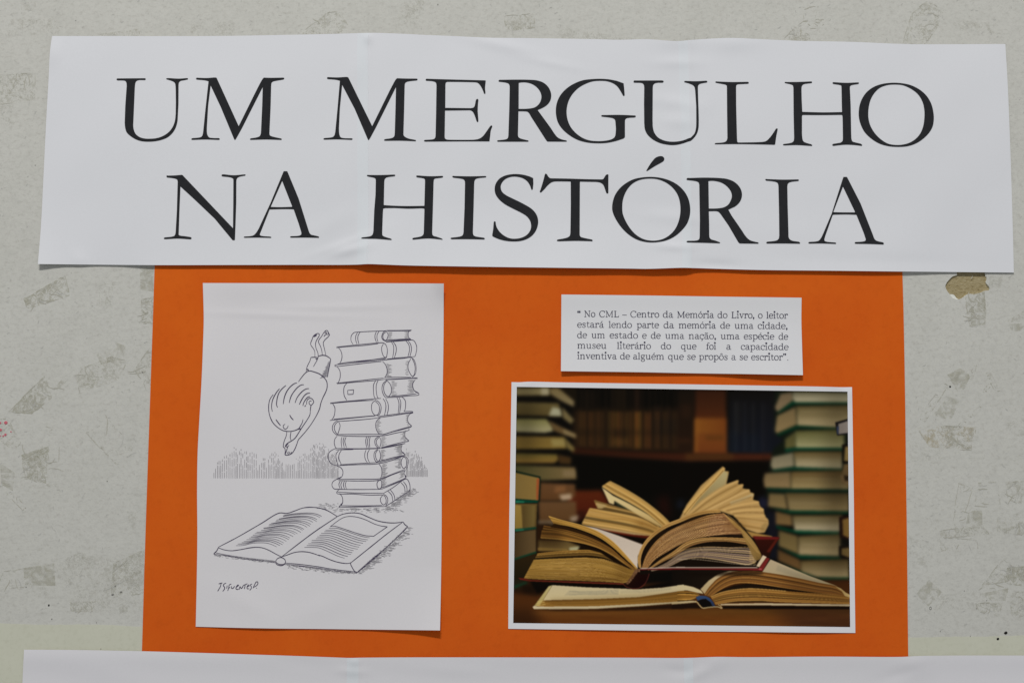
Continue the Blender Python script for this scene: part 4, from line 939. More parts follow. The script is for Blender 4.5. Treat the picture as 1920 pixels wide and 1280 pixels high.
G[','] = (3.6, [dotg(1.8, .8, 1.6), sp([(2.2, .7), (2.3, -.8), (1.1, -2.3)], [1.2, 1.0, .6])])
G['.'] = (3.4, [dotg(1.7, .6, .9)])
G['-'] = (8.6, [bar(.2, 4.2, 8.4, 4.2, .95)])
G['"'] = (6.0, [dotg(1.6, 9.0, 1.7), sp([(1.0, 9.2), (1.2, 10.8), (2.4, 12.2)], [1.2, .9, .7]), dotg(4.5, 9.0, 1.7), sp([(3.9, 9.2), (4.1, 10.8), (5.3, 12.2)], [1.2, .9, .7])])
G["''"] = (6.0, [dotg(1.6, 11.6, 1.5), sp([(2.1, 11.4), (2.1, 10.0), (1.0, 9.0)], [1.1, .8, .6]), dotg(4.5, 11.6, 1.5), sp([(5.0, 11.4), (5.0, 10.0), (3.9, 9.0)], [1.1, .8, .6])])
ACUTE = lambda x: bar(x - .4, 10.4, x + 1.8, 12.4, 1.15)
G['á'] = (G['a'][0], G['a'][1] + [ACUTE(3.7)])
G['é'] = (G['e'][0], G['e'][1] + [ACUTE(4.0)])
G['ó'] = (G['o'][0], G['o'][1] + [ACUTE(4.0)])
G['ô'] = (G['o'][0], G['o'][1] + [bar(2.2, 10.2, 4.2, 12.2, .9), bar(4.2, 12.2, 6.2, 10.2, .9)])
G['ã'] = (G['a'][0], G['a'][1] + [sp([(1.4, 10.4), (2.6, 11.4), (4.0, 10.9), (5.2, 10.6), (6.3, 11.6)], 1.0)])
G['ç'] = (G['c'][0], G['c'][1] + [sp([(4.3, 0), (4.9, -1.2), (4.4, -2.6), (2.9, -2.8)], [.8, 1.2, 1.2, .8])])

def typeset(ink_, word, x0, x1, ybase, sy=1.0):
    chars = []
    i = 0
    while i < len(word):
        if word[i:i + 2] == "''": chars.append("''"); i += 2
        else: chars.append(word[i]); i += 1
    total = sum(G[c][0] for c in chars)
    s = (x1 - x0) / total
    x = x0
    for c in chars:
        adv, strokes = G[c]
        for pts, w in strokes:
            ink_.line([(x + p[0] * s, ybase(x + p[0] * s) - p[1] * sy) for p in pts], np.maximum(np.array(w) * .93, .84))
        x += adv * s
LX = lambda q: 1040 + q / 7.664
RXX = lambda q: 1270 + q / 7.664
TEXT = [
 ((413.5, 437.5), [('"', 'L', 323, 372), ('No', 'L', 422, 585), ('CML', 'L', 636, 928), ('-', 'L', 970, 1036), ('Centro', 'L', 1083, 1504), ('da', 'L', 1552, 1705), ('Memória', 'LR', 1755, 527), ('do', 'R', 575, 722), ('Livro,', 'R', 773, 1110), ('o', 'R', 1158, 1227), ('leitor', 'R', 1277, 1589)]),
 ((566, 588), [('estará', 'L', 322, 709), ('lendo', 'L', 773, 1112), ('parte', 'L', 1178, 1499), ('da', 'L', 1562, 1717), ('memória', 'LR', 1780, 555), ('de', 'R', 615, 757), ('uma', 'R', 820, 1095), ('cidade,', 'R', 1153, 1588)]),
 ((717, 740), [('de', 'L', 321, 465), ('um', 'L', 527, 727), ('estado', 'L', 788, 1199), ('e', 'L', 1256, 1322), ('de', 'L', 1380, 1524), ('uma', 'L', 1586, 1863), ('nação,', 'R', 160, 560), ('uma', 'R', 620, 895), ('espécie', 'R', 953, 1393), ('de', 'R', 1453, 1592)]),
 ((867, 889), [('museu', 'L', 323, 749), ('literário', 'L', 893, 1385), ('do', 'L', 1523, 1675), ('que', 'LR', 1813, 275), ('foi', 'R', 413, 560), ('a', 'R', 701, 775), ('capacidade', 'R', 910, 1599)]),
 ((1018, 1037), [('inventiva', 'L', 322, 892), ('de', 'L', 937, 1083), ('alguém', 'L', 1125, 1579), ('que', 'L', 1627, 1855), ('se', 'R', 138, 264), ('propôs', 'R', 309, 729), ('a', 'R', 773, 845), ('se', 'R', 891, 1015), ("escritor''", 'R', 1060, 1566), ('.', 'R', 1576, 1598)]),
]
for (ya, yb), words in TEXT:
    ink = Ink(d_cap, .16 * MM)
    yl, yr = 540 + ya / 7.664, 540 + yb / 7.664
    base = lambda x, yl=yl, yr=yr: yl + (yr - yl) * (x - LX(325)) / (RXX(1590) - LX(325))
    for wd, side, a, b_ in words:
        xa = RXX(a) if side == 'R' else LX(a)
        xb = LX(b_) if side == 'L' else RXX(b_)
        typeset(ink, wd, xa, xb, base)
    ink.build('text_line', M_TEXT, caption)

# ------------------------------------------------------------------ the colour photo of books
for k, x, y in (('Z1', 940, 700), ('Z2', 1270, 700), ('Z3', 940, 860), ('Z4', 1270, 860), ('Z5', 940, 970), ('Z6', 1270, 970)): crop(k, x, y, 5.6386)
PX0, PY0, PW, PH, PS = 954, 716, 652, 470, 2.0
cw, ch = int(PW * PS), int(PH * PS)
img = np.zeros((ch, cw, 3)); img[:] = (15, 14, 12)
GX, GY = np.meshgrid((np.arange(cw) + .5) / PS + PX0, (np.arange(ch) + .5) / PS + PY0)

def boxblur(m, r):
    if r < 1: return m
    for ax in (0, 1):
        for _ in range(3):
            c = np.cumsum(np.insert(np.pad(m, [(r, r) if a == ax else (0, 0) for a in (0, 1)], mode='edge'), 0, 0, axis=ax), axis=ax)
            n_ = 2 * r + 1
            m = (np.take(c, range(n_, c.shape[ax]), axis=ax) - np.take(c, range(0, c.shape[ax] - n_), axis=ax)) / n_
    return m

def cov(pts, blur=0.0):
    xs = [p[0] for p in pts]; ys = [p[1] for p in pts]
    pad = 3 + blur * 3
    i0 = max(0, int((min(xs) - pad - PX0) * PS)); i1 = min(cw, int((max(xs) + pad - PX0) * PS) + 2)
    j0 = max(0, int((min(ys) - pad - PY0) * PS)); j1 = min(ch, int((max(ys) + pad - PY0) * PS) + 2)
    if i1 <= i0 or j1 <= j0: return None
    X = GX[j0:j1, i0:i1]; Y = GY[j0:j1, i0:i1]
    m = np.zeros(X.shape, bool)
    for k in range(len(pts)):
        x1, y1 = pts[k][:2]; x2, y2 = pts[(k + 1) % len(pts)][:2]
        if y1 == y2: continue
        yy = Y[:, :1]
        rows = ((y1 > yy) != (y2 > yy))[:, 0]
        if not rows.any(): continue
        xc = (x2 - x1) * (Y[rows] - y1) / (y2 - y1) + x1
        m[rows] ^= X[rows] < xc
    m = m.astype(float)
    r = int(round(blur * 2.1)) if blur else 0
    m = boxblur(m, max(r, 1) if blur else 0)
    return m, (j0, j1, i0, i1), X, Y

def put(pts, c0, c1=None, d='v', blur=0.0, alpha=1.0, jit=0.0):
    r = cov(pts, blur)
    if r is None: return
    m, (j0, j1, i0, i1), X, Y = r
    col = np.array(c0, float)
    if c1 is not None:
        xs = [p[0] for p in pts]; ys = [p[1] for p in pts]
        t = (Y - min(ys)) / max(1e-6, max(ys) - min(ys)) if d == 'v' else (X - min(xs)) / max(1e-6, max(xs) - min(xs))
        t = np.clip(t, 0, 1)[..., None]
        col = col + (np.array(c1, float) - col) * t
    if jit: col = col * (1 + jit * (boxblur(rng.random(m.shape), 2)[..., None] - .5))
    a = (m * alpha)[..., None]
    img[j0:j1, i0:i1] = img[j0:j1, i0:i1] * (1 - a) + col * a

def poly(k, s, c0, c1=None, d='v', blur=0.0, alpha=1.0, sm_=False, jit=0.0):
    p = parse(k, s)
    put(curve(p, True, 3.0) if sm_ else [(q[0], q[1]) for q in p], c0, c1, d, blur, alpha, jit)

def resample(c, n_):
    c = np.array([(p[0], p[1]) for p in c]); s = np.insert(np.cumsum(np.hypot(*np.diff(c, axis=0).T)), 0, 0)
    q = np.linspace(0, s[-1], n_)
    return np.stack([np.interp(q, s, c[:, 0]), np.interp(q, s, c[:, 1])], -1)

def fan(a, b, n_, cols, blur=0.0, jit=.18, dark=.5, seg=26):
    """edge of a block of pages: strips running from curve a to curve b"""
    A, B = resample(a, seg), resample(b, seg)
    put(list(map(tuple, A)) + list(map(tuple, B[::-1])), cols[0], None, 'v', blur)
    prev = A
    for i in range(n_):
        t = (i + 1) / n_
        cur = A + (B - A) * t
        base = np.array(cols[i % len(cols)], float) * (1 + random.uniform(-jit, jit))
        if random.random() < .22: base = base * (1 - dark)
        put(list(map(tuple, prev)) + list(map(tuple, cur[::-1])), base, None, 'v', blur)
        prev = cur
def cv(k, s, step=3.0): return curve(parse(k, s), False, step)
def stroke(k, s, w, col, blur=0.0, alpha=1.0):
    c = np.array(cv(k, s, 2.5)); T = np.gradient(c, axis=0); l = np.hypot(T[:, 0], T[:, 1]); l[l == 0] = 1
    Nn = np.stack([-T[:, 1] / l, T[:, 0] / l], -1) * w / 2
    put(list(map(tuple, c + Nn)) + list(map(tuple, (c - Nn)[::-1])), col, None, 'v', blur, alpha)

# shelf behind, far out of focus
poly('Z1', "760,380 1930,380 1930,830 760,800", (36, 27, 18), (44, 32, 20), 'v', 5)
for s, c, al in (("800,400 960,400 960,770 800,760", (54, 39, 23), .8), ("980,390 1025,390 1025,800 980,790", (62, 44, 26), .8), ("1060,400 1150,400 1150,790 1060,780", (44, 33, 21), .8),
                 ("1175,400 1245,400 1245,770 1175,765", (80, 58, 28), .9), ("1265,410 1330,410 1330,765 1265,765", (66, 47, 26), .9), ("1395,400 1475,400 1475,790 1395,790", (98, 68, 30), .9), ("1515,420 1580,420 1580,790 1515,790", (70, 46, 26), .9),
                 ("1175,150 1330,150 1330,390 1175,390", (32, 26, 18), .8), ("1400,150 1470,150 1470,390 1400,390", (42, 30, 22), .8), ("850,180 1010,180 1010,390 850,390", (26, 22, 17), .8),
                 ("1180,590 1340,590 1340,670 1180,670", (40, 30, 20), .7), ("800,590 960,590 960,650 800,650", (42, 31, 20), .6), ("1395,620 1475,620 1475,680 1395,680", (78, 54, 28), .6), ("1180,690 1330,690 1330,760 1180,760", (84, 62, 32), .6),
                 ("1610,340 1700,340 1700,760 1610,760", (40, 31, 24), .6), ("1740,350 1790,350 1790,770 1740,770", (42, 32, 26), .6), ("1840,360 1900,360 1900,770 1840,770", (42, 30, 24), .6), ("1600,480 1920,480 1920,640 1600,640", (26, 25, 23), .5)):
    poly('Z1', s, tuple(q * .92 for q in c), None, 'v', 3.0, al * .85)
for i in range(34):
    x = 800 + i * 33 + U(-8, 8)
    t = max(0, 1 - abs(x - 1330) / 620)
    c = (58 + 48 * t * U(.4, 1), 42 + 30 * t * U(.4, 1), 24 + 8 * t)
    w_ = U(8, 18)
    poly('Z1', f"{x:.0f},400 {x + w_:.0f},400 {x + w_:.0f},{770 + i * .8:.0f} {x:.0f},{770 + i * .8:.0f}", c if i % 3 else (24, 20, 16), None, 'v', 1.6, .55)
    if i % 2: poly('Z1', f"{x:.0f},160 {x + w_:.0f},160 {x + w_:.0f},390 {x:.0f},390", (40, 31, 22), None, 'v', 2, .5)
poly('Z1', "790,585 1900,600 1900,650 790,660", (30, 24, 17), None, 'v', 4, .4)
poly('Z2', "0,170 190,170 190,860 0,830", (26, 21, 16), (38, 26, 18), 'v', 4)
poly('Z2', "40,330 150,330 150,470 40,470", (44, 30, 20), None, 'v', 4, .6)
poly('Z2', "0,690 150,690 150,730 0,730", (56, 36, 22), None, 'v', 3, .6)
poly('Z2', "190,170 520,170 520,890 190,880", (48, 28, 18), (92, 52, 26), 'v', 3)
poly('Z2', "200,400 510,400 510,465 200,465", (66, 36, 20), None, 'v', 3, .8)
poly('Z2', "190,470 525,470 525,650 190,650", (116, 72, 30), (102, 58, 26), 'h', 3)
poly('Z2', "190,640 525,640 525,880 185,880", (106, 62, 28), (96, 52, 26), 'v', 3)
poly('Z2', "300,660 490,660 490,700 300,700", (73, 48, 22), None, 'v', 3, .7)
poly('Z2', "185,480 225,480 215,880 180,880", (128, 82, 34), None, 'v', 2.5, .6)
poly('Z2', "545,180 1080,180 1130,850 545,850", (20, 19, 18), (24, 28, 38), 'v', 4)
for s, c in (("590,300 680,300 680,640 590,640", (46, 46, 44)), ("740,330 830,330 830,640 740,640", (36, 37, 38)), ("900,320 960,320 960,820 900,820", (38, 38, 42)), ("550,600 640,600 640,830 550,830", (35, 44, 52)), ("700,640 870,640 870,830 700,830", (33, 40, 49)), ("980,620 1100,620 1110,830 980,830", (26, 30, 36))):
    poly('Z2', s, tuple(q * .72 for q in c), None, 'v', 4.0, .55)
poly('Z1', "770,870 1930,930 1930,1300 770,1300", (14, 13, 11), None, 'v', 2.5)
poly('Z2', "-60,925 960,915 900,1300 -60,1300", (15, 13, 11), None, 'v', 2.5)
pxp = lambda s: [tuple(float(v) for v in t.split(',')) for t in s.split()]
put(pxp("1072,838 1180,846 1280,849 1450,850 1450,862 1280,864 1180,858 1072,850"), (44, 25, 16), (66, 35, 23), 'h', 2.2)
put(pxp("1285,850 1375,850 1375,861 1285,862"), (70, 47, 24), None, 'v', 3, .8)
poly('Z3', "700,335 1060,330 1150,470 950,580 800,640 700,600", (80, 37, 19), (66, 26, 16), 'v', 3)
poly('Z3', "780,560 900,540 860,640 780,660", (48, 24, 16), None, 'v', 3)
poly('Z3', "1640,420 1760,380 1800,640 1680,560", (40, 18, 14), None, 'v', 6, .7)
poly('Z3', "1860,440 1930,430 1930,520 1860,520", (26, 30, 41), None, 'v', 4, .8)
poly('Z4', "860,410 950,410 945,520 880,540", (33, 35, 54), None, 'v', 4)
poly('Z4', "920,540 1060,560 1060,1060 960,1060", (22, 23, 30), None, 'v', 3)

# stack of books on the left, blurred
bl = 1.8
poly('Z1', "140,120 800,150 800,360 640,300 500,240 140,240", (26, 22, 15), None, 'v', bl)
poly('Z1', "140,150 505,150 505,228 140,232", (112, 104, 74), (124, 114, 80), 'v', bl)
poly('Z1', "420,155 505,155 505,222 420,225", (152, 148, 122), None, 'v', bl, .8)
poly('Z1', "510,155 600,150 770,290 765,352 640,290 515,215", (104, 92, 62), (116, 106, 78), 'v', bl)
poly('Z1', "140,300 610,312 640,452 140,440", (88, 78, 48), (78, 68, 40), 'v', bl)
poly('Z1', "540,355 620,370 642,450 500,445", (156, 158, 132), None, 'v', bl, .9)
poly('Z1', "640,350 770,490 735,535 650,468", (102, 92, 62), None, 'v', bl)
poly('Z1', "140,475 475,480 545,560 548,608 460,625 140,615", (112, 110, 66), (150, 146, 112), 'v', bl)
poly('Z1', "500,495 660,575 790,640 795,685 640,640 552,605", (88, 72, 46), None, 'v', bl)
poly('Z1', "650,585 780,640 790,680 660,635", (130, 116, 84), None, 'v', bl, .8)
poly('Z1', "140,660 665,668 692,792 140,800", (106, 88, 46), (116, 96, 48), 'v', bl)
poly('Z1', "520,690 672,690 685,770 540,770", (140, 130, 80), None, 'v', bl, .7)
poly('Z1', "668,675 775,785 765,832 695,790", (106, 94, 56), None, 'v', bl)
poly('Z1', "140,838 590,852 612,905 560,945 140,945", (90, 82, 42), (122, 96, 48), 'v', bl)
poly('Z1', "600,855 740,885 735,960 610,950", (62, 46, 26), None, 'v', bl)
poly('Z1', "140,965 780,990 795,1115 430,1130 140,1040", (66, 66, 40), (112, 94, 62), 'h', bl)
poly('Z1', "650,1020 785,1025 785,1085 650,1090", (122, 106, 78), None, 'v', bl, .7)
poly('Z3', "410,250 780,265 785,400 600,440 400,440", (92, 66, 42), (84, 58, 34), 'v', bl)
poly('Z3', "570,290 680,280 680,340 560,360", (124, 86, 54), None, 'v', bl, .7)
poly('Z3', "610,380 740,365 745,425 640,440", (162, 142, 116), None, 'v', bl)
poly('Z3', "390,445 790,445 800,660 400,670", (92, 68, 44), (84, 60, 36), 'v', bl)
poly('Z3', "730,610 820,595 795,655 730,660", (138, 122, 102), None, 'v', bl)
poly('Z3', "390,650 560,645 560,700 390,700", (122, 108, 88), None, 'v', bl, .8)
poly('Z3', "370,690 520,690 520,990 370,990", (40, 26, 16), None, 'v', 1.6)
def soften(x0_, x1_, y0_, y1_, r):
    i0, i1, j0, j1 = [int(max(0, v)) for v in ((x0_ - PX0) * PS, (x1_ - PX0) * PS, (y0_ - PY0) * PS, (y1_ - PY0) * PS)]
    for ch_ in range(3): img[j0:j1, i0:i1, ch_] = boxblur(img[j0:j1, i0:i1, ch_], r)
def ledge_light(x0_, x1_, ys, c=(0, 0, 0), al=.3):
    for y_ in ys: put([(x0_, y_ - 3), (x1_, y_ - 3), (x1_, y_ + 3), (x0_, y_ + 3)], c, None, 'v', 2.5, al)
for i in range(9):
    x = 570 + i * 46 + U(-8, 8)
    poly('Z2', f"{x:.0f},300 {x + 14:.0f},300 {x + 14:.0f},820 {x:.0f},820", (46, 48, 54) if i % 2 else (18, 20, 26), None, 'v', 1.8, .4)
soften(954, 1440, 716, 1000, 3)
# nearer stack at the left border
b1 = 1.0
poly('Z3', "130,120 415,185 405,450 130,440", (22, 36, 26), None, 'v', b1)
poly('Z3', "130,140 398,200 385,438 130,418", (112, 94, 54), (126, 104, 58), 'h', b1)
poly('Z3', "372,205 402,205 390,435 368,430", (146, 72, 42), None, 'v', b1, .85)
poly('Z3', "130,425 385,440 385,462 130,470", (14, 60, 46), None, 'v', b1)
poly('Z3', "150,442 242,446 242,458 150,462", (40, 112, 88), None, 'v', .8)
poly('Z3', "130,472 380,470 370,725 130,748", (90, 74, 42), None, 'v', b1)
poly('Z3', "140,482 208,490 226,738 140,742", (138, 116, 60), (124, 104, 54), 'v', b1)
poly('Z3', "225,490 355,490 350,720 230,738", (78, 64, 36), (104, 90, 52), 'h', b1)
poly('Z3', "130,742 370,715 370,742 130,772", (26, 62, 46), None, 'v', b1)
poly('Z3', "150,742 240,738 235,755 150,762", (40, 100, 78), None, 'v', .8)
poly('Z3', "130,775 368,745 365,985 130,1062", (62, 50, 32), (92, 76, 50), 'h', b1)
poly('Z3', "130,1052 370,975 372,1000 130,1082", (20, 62, 46), None, 'v', b1)
# stack of books on the right, blurred
br = 1.6
def rb(k, front, c0, c1, side, cs, line_, lc=(14, 66, 48)):
    poly(k, line_, tuple(q * .68 for q in lc), None, 'v', br * .5)
    poly(k, side, tuple(q * .82 for q in cs), tuple(q * 1.05 for q in cs), 'v', br)
    poly(k, front, tuple(q * .72 for q in c0), tuple(q * 1.06 for q in c1), 'v', br)
    f_ = [(q[0], q[1]) for q in parse(k, front)]
    xs_ = sorted(q[0] for q in f_); x0_ = xs_[0]
    ys_ = [q[1] for q in f_]; yt, yb = min(ys_), max(ys_)
    for i_ in range(7):
        yy = yt + (yb - yt) * U(.1, .9)
        put([(x0_ + 8, yy), (x0_ + U(40, 100), yy + U(-1, 1)), (x0_ + 90, yy + 1.2), (x0_ + 8, yy + 1.0)], (60, 50, 30) if i_ % 2 else (190, 180, 150), None, 'v', 1.0, .16)
poly('Z2', "1030,180 1830,180 1830,1300 930,1300 1010,800 1130,700 1030,640", (20, 26, 19), None, 'v', 2)
rb('Z2', "1225,190 1830,200 1830,303 1245,303 1215,260", (124, 122, 96), (152, 148, 122), "1090,215 1215,195 1222,285 1060,405 1030,360", (116, 102, 78), "1215,290 1250,300 1830,300 1830,325 1240,325 1060,420 1060,400", (12, 70, 48))
rb('Z2', "1258,345 1830,335 1830,565 1650,565 1268,545", (108, 96, 60), (152, 140, 106), "1055,445 1250,352 1262,540 1050,632 1032,600", (122, 106, 74), "1050,640 1265,545 1680,565 1680,590 1280,575 1070,660", (14, 66, 44))
rb('Z2', "1245,605 1760,590 1765,782 1255,782", (98, 98, 54), (142, 142, 104), "1140,690 1250,612 1255,775 1140,792", (84, 82, 50), "1140,792 1255,780 1765,780 1765,808 1250,808 1140,830", (16, 86, 62))
rb('Z2', "1228,825 1745,822 1742,1003 1250,985", (112, 94, 54), (160, 154, 124), "1000,882 1225,832 1235,980 1010,1012 985,970", (128, 122, 98), "1010,1012 1235,985 1745,1003 1745,1025 1200,1018 1010,1030", (16, 78, 56))
rb('Z4', "1200,132 1815,120 1815,318 1205,312", (112, 90, 52), (140, 126, 88), "925,150 1195,135 1200,310 922,300 910,220", (124, 106, 74), "930,302 1200,312 1815,322 1815,350 1150,348 960,330", (12, 58, 44))
rb('Z4', "1140,358 1815,362 1815,550 1180,542", (112, 96, 60), (128, 114, 80), "968,362 1135,370 1165,532 958,500", (118, 102, 68), "960,512 1170,540 1815,552 1815,580 1190,575", (14, 80, 54))
rb('Z4', "1212,592 1745,590 1722,765 1240,752", (108, 94, 56), (166, 158, 130), "1038,552 1205,592 1218,705 1040,690", (108, 88, 56), "1040,705 1240,752 1715,765 1705,795 1280,788 1050,730", (12, 92, 62))
rb('Z4', "1278,815 1725,792 1712,1025 1280,1010", (112, 98, 60), (152, 138, 104), "1070,752 1272,812 1277,1002 1070,920", (108, 94, 60), "1060,930 1290,1015 1725,1035 1725,1058 1300,1050", (12, 80, 56))
rb('Z4', "1300,1072 1815,1055 1815,1260 1480,1245 1310,1190", (102, 84, 48), (148, 134, 100), "1060,952 1295,1064 1312,1182 1065,1072", (94, 72, 44), "1065,1075 1310,1185 1480,1245 1480,1265 1300,1210")
poly('Z6', "1478,636 1815,632 1815,660 1520,664", (18, 68, 48), None, 'v', 1.4)
soften(1428, 1606, 716, 1086, 4)
# odds and ends at the right border
poly('Z2', "1668,515 1830,470 1830,640 1690,655", (22, 22, 26), None, 'v', .9)
poly('Z2', "1702,532 1830,492 1830,622 1704,640", (142, 136, 132), None, 'v', 1)
poly('Z2', "1686,560 1706,555 1702,640 1688,640", (59, 74, 104), None, 'v', .9)
poly('Z2', "1740,750 1830,730 1830,950 1750,950", (20, 18, 14), None, 'v', 1.2)
poly('Z2', "1775,775 1830,765 1830,930 1762,920", (134, 114, 68), None, 'v', 1.2)
poly('Z2', "1760,960 1830,950 1830,1100 1730,1120", (112, 92, 60), None, 'v', 1.4)
poly('Z4', "1725,175 1830,170 1830,300 1730,250", (126, 104, 70), None, 'v', 1.4)
poly('Z4', "1760,170 1830,180 1830,230 1770,230", (44, 34, 22), None, 'v', 1.4)
poly('Z4', "1710,610 1830,600 1830,860 1720,830", (34, 20, 16), None, 'v', 1.4)
poly('Z4', "1745,640 1830,618 1830,840 1752,805", (128, 100, 52), None, 'v', 1.4)
poly('Z4', "1710,920 1830,905 1830,1060 1715,1020", (26, 20, 16), None, 'v', 1.4)
poly('Z4', "1738,945 1830,935 1830,1045 1735,1010", (108, 90, 54), None, 'v', 1.4)

# table top
poly('Z5', "100,560 460,560 460,1200 100,1200", (34, 26, 16), None, 'v', 2)
put(pxp("950,1100 1610,1085 1610,1190 950,1190"), (58, 34, 17), (96, 58, 25), 'v', 3)
put(pxp("1000,1142 1600,1140 1600,1156 1000,1156"), (112, 74, 34), (63, 48, 22), 'h', 5, .8)
put(pxp("950,1152 1610,1150 1610,1190 950,1190"), (84, 50, 22), (108, 66, 28), 'h', 5, .8)
put(pxp("1440,1138 1620,1138 1620,1190 1500,1190"), (54, 34, 24), None, 'v', 14, .8)
put(pxp("940,1140 1000,1140 1030,1190 940,1190"), (40, 25, 15), None, 'v', 10, .8)
poly('Z5', "100,640 380,640 480,790 380,830 100,790", (40, 26, 15), None, 'v', 3)
poly('Z5', "130,640 240,655 290,700 130,760", (30, 34, 24), None, 'v', 2, .8)
poly('Z5', "130,720 260,675 280,690 130,752", (22, 58, 40), None, 'v', 1.6, .8)
poly('Z5', "200,720 480,690 430,800 240,790", (26, 18, 12), None, 'v', 3, .8)
poly('Z5', "100,460 380,370 330,560 240,640 180,640 100,690", (44, 33, 18), (30, 26, 16), 'v', 1.6)
for _ in range(70):
    y = U(1142, 1176); x = U(958, 1590); l = U(30, 120)
    put([(x, y), (x + l, y - 1), (x + l, y + U(.6, 1.6)), (x, y + 1)], (40, 24, 14) if random.random() < .5 else (128, 84, 38), None, 'v', 1.2, .12)

# the open book at the back
ob = .9
poly('Z3', "940,720 1110,735 1400,790 1650,812 1560,850 1300,810", (94, 32, 21), (70, 27, 17), 'v', 1)
poly('Z3', "1100,790 1560,845 1520,900 1300,860", (18, 14, 11), None, 'v', 1.2)
fan(cv('Z3', "935,520 1100,545 1300,580 1500,630 1650,700 1730,800"), cv('Z3', "850,690 1000,718 1200,750 1400,785 1560,805 1640,812"), 12, [(177, 145, 84), (164, 132, 73), (187, 154, 93), (149, 116, 63)], ob)
poly('Z3', "850,690 1000,715 1200,745 1400,778 1560,800 1640,812 1400,800 1100,752", (190, 169, 121), None, 'v', 1, .7)
for s in ("905,590 1100,625 1300,640 1500,690", "930,540 1150,585 1400,640 1650,740", "880,650 1100,670 1400,720 1600,780"):
    stroke('Z3', s, 1.6, (128, 91, 39), 1.0, .6)
fan(cv('Z3', "980,435 1100,470 1250,510 1450,560 1600,640"), cv('Z3', "1020,522 1150,548 1300,575 1480,620 1660,720"), 5, [(159, 128, 73), (130, 99, 53), (170, 140, 82)], ob)
poly('Z3', "1000,460 1120,490 1060,525 1020,520", (165, 143, 95), None, 'v', 1)
poly('Z3', "1140,400 1260,420 1480,540 1620,640 1450,560 1230,500", (44, 50, 36), (58, 60, 40), 'h', 1.2)
poly('Z3', "1062,296 1180,385 1350,470 1560,590 1720,716 1690,722 1480,610 1260,480 1195,440 1190,482 1140,465", (203, 188, 140), (186, 162, 104), 'h', ob)
fan(cv('Z3', "1150,235 1300,312 1480,420 1640,540 1730,620 1795,690"), cv('Z3', "1065,290 1180,365 1350,455 1540,570 1650,660 1735,730"), 5, [(187, 154, 90), (170, 135, 73), (193, 162, 97), (140, 109, 57)], ob, .06, .15)
stroke('Z3', "1110,275 1250,350 1450,470 1600,590 1740,710", 1.4, (112, 84, 40), .8, .8)
# its right half: pages fanned from the hinge
H0 = parse('Z4', "10,660")[0][:2]
edge = parse('Z4', "20,640 100,480 250,280 480,78! 505,98 500,130! 545,130! 515,265! 650,222! 640,268! 700,265! 690,312! 765,322 770,350! 812,365! 800,430! 860,448 876,500! 912,528 922,600! 962,640 965,690 922,775! 850,785! 730,745 600,600 430,545 200,590")
put([(q[0], q[1]) for q in edge], (164, 135, 82), (178, 147, 93), 'v', ob)
poly('Z4', "495,125 535,150 510,270 420,320 250,440 120,560 200,440 350,280", (169, 159, 115), (126, 110, 72), 'v', 1.2)
poly('Z4', "60,560 200,380 380,190 490,90 500,110 400,230 240,400 100,580", (193, 159, 95), None, 'v', .8)
stroke('Z4', "70,590 220,410 400,220 485,120", 1.2, (110, 84, 42), .7, .8)
for s, c, w in (("120,590 300,430 480,310 640,230", (199, 166, 105), 3), ("130,600 320,450 520,330 640,270", (119, 91, 47), 2.2), ("150,600 360,470 560,350 690,275", (193, 161, 100), 2.6), ("200,590 420,470 600,380 690,315", (130, 99, 53), 2.0),
                ("220,590 440,480 620,390 760,330", (201, 170, 112), 3.2), ("560,470 700,420 800,375", (179, 167, 127), 5), ("430,530 600,460 780,400", (128, 95, 49), 1.8), ("480,540 640,490 860,455", (203, 168, 105), 3), ("520,545 700,510 870,500", (123, 92, 51), 1.8),
                ("560,560 720,540 910,535", (203, 170, 108), 3), ("580,580 740,565 915,570", (126, 96, 55), 1.8), ("600,600 760,605 930,600", (194, 161, 99), 4), ("620,620 780,635 960,660", (140, 108, 60), 1.8), ("650,650 800,690 940,690", (184, 149, 91), 4), ("690,700 800,720 920,740", (139, 106, 57), 3)):
    stroke('Z4', s, w, c, 1.0, .75)
poly('Z4', "880,770 920,770 965,690 930,670 890,700", (139, 115, 70), None, 'v', 1.2, .6)
poly('Z4', "725,755 850,785 1000,815 1010,835 790,830", (153, 120, 66), None, 'v', 1)
poly('Z4', "795,820 1078,828 1000,960 960,1060 900,1040 850,930", (52, 20, 14), (34, 18, 14), 'v', 1)
poly('Z4', "795,815 1078,826 1068,848 830,848", (97, 31, 30), None, 'v', .8)
poly('Z4', "1078,830 975,985 940,985 1040,848", (80, 31, 22), None, 'v', 1)

# bottom book, lying open and flat
poly('Z5', "300,665 1290,700 1400,748 1930,640 1930,720 1400,770 540,735 380,800", (16, 13, 11), None, 'v', 1.2)
poly('Z6', "-60,545 900,545 880,580 640,575 470,610 340,690 250,760 180,740 60,720 -60,730", (20, 16, 13), (40, 30, 20), 'h', 1.4)
fan(cv('Z5', "425,880 1000,858 1450,836 1700,802 1930,770"), cv('Z5', "385,938 1000,934 1500,908 1700,900 1930,885"), 13, [(140, 104, 48), (122, 86, 40), (158, 122, 60), (104, 72, 32)], .35)
poly('Z5', "345,935 500,725 540,712 440,872 400,930", (178, 168, 118), (160, 146, 90), 'v', .6)
for s in ("385,890 470,868", "375,905 460,890", "370,925 465,915"): stroke('Z5', s, 1.2, (206, 180, 104), .5, .9)
poly('Z5', "440,872 540,712 900,735 1300,750 1440,757 1700,740 1930,706 1930,768 1700,802 1450,838 1000,858", (184, 174, 140), (190, 178, 136), 'v', .5)
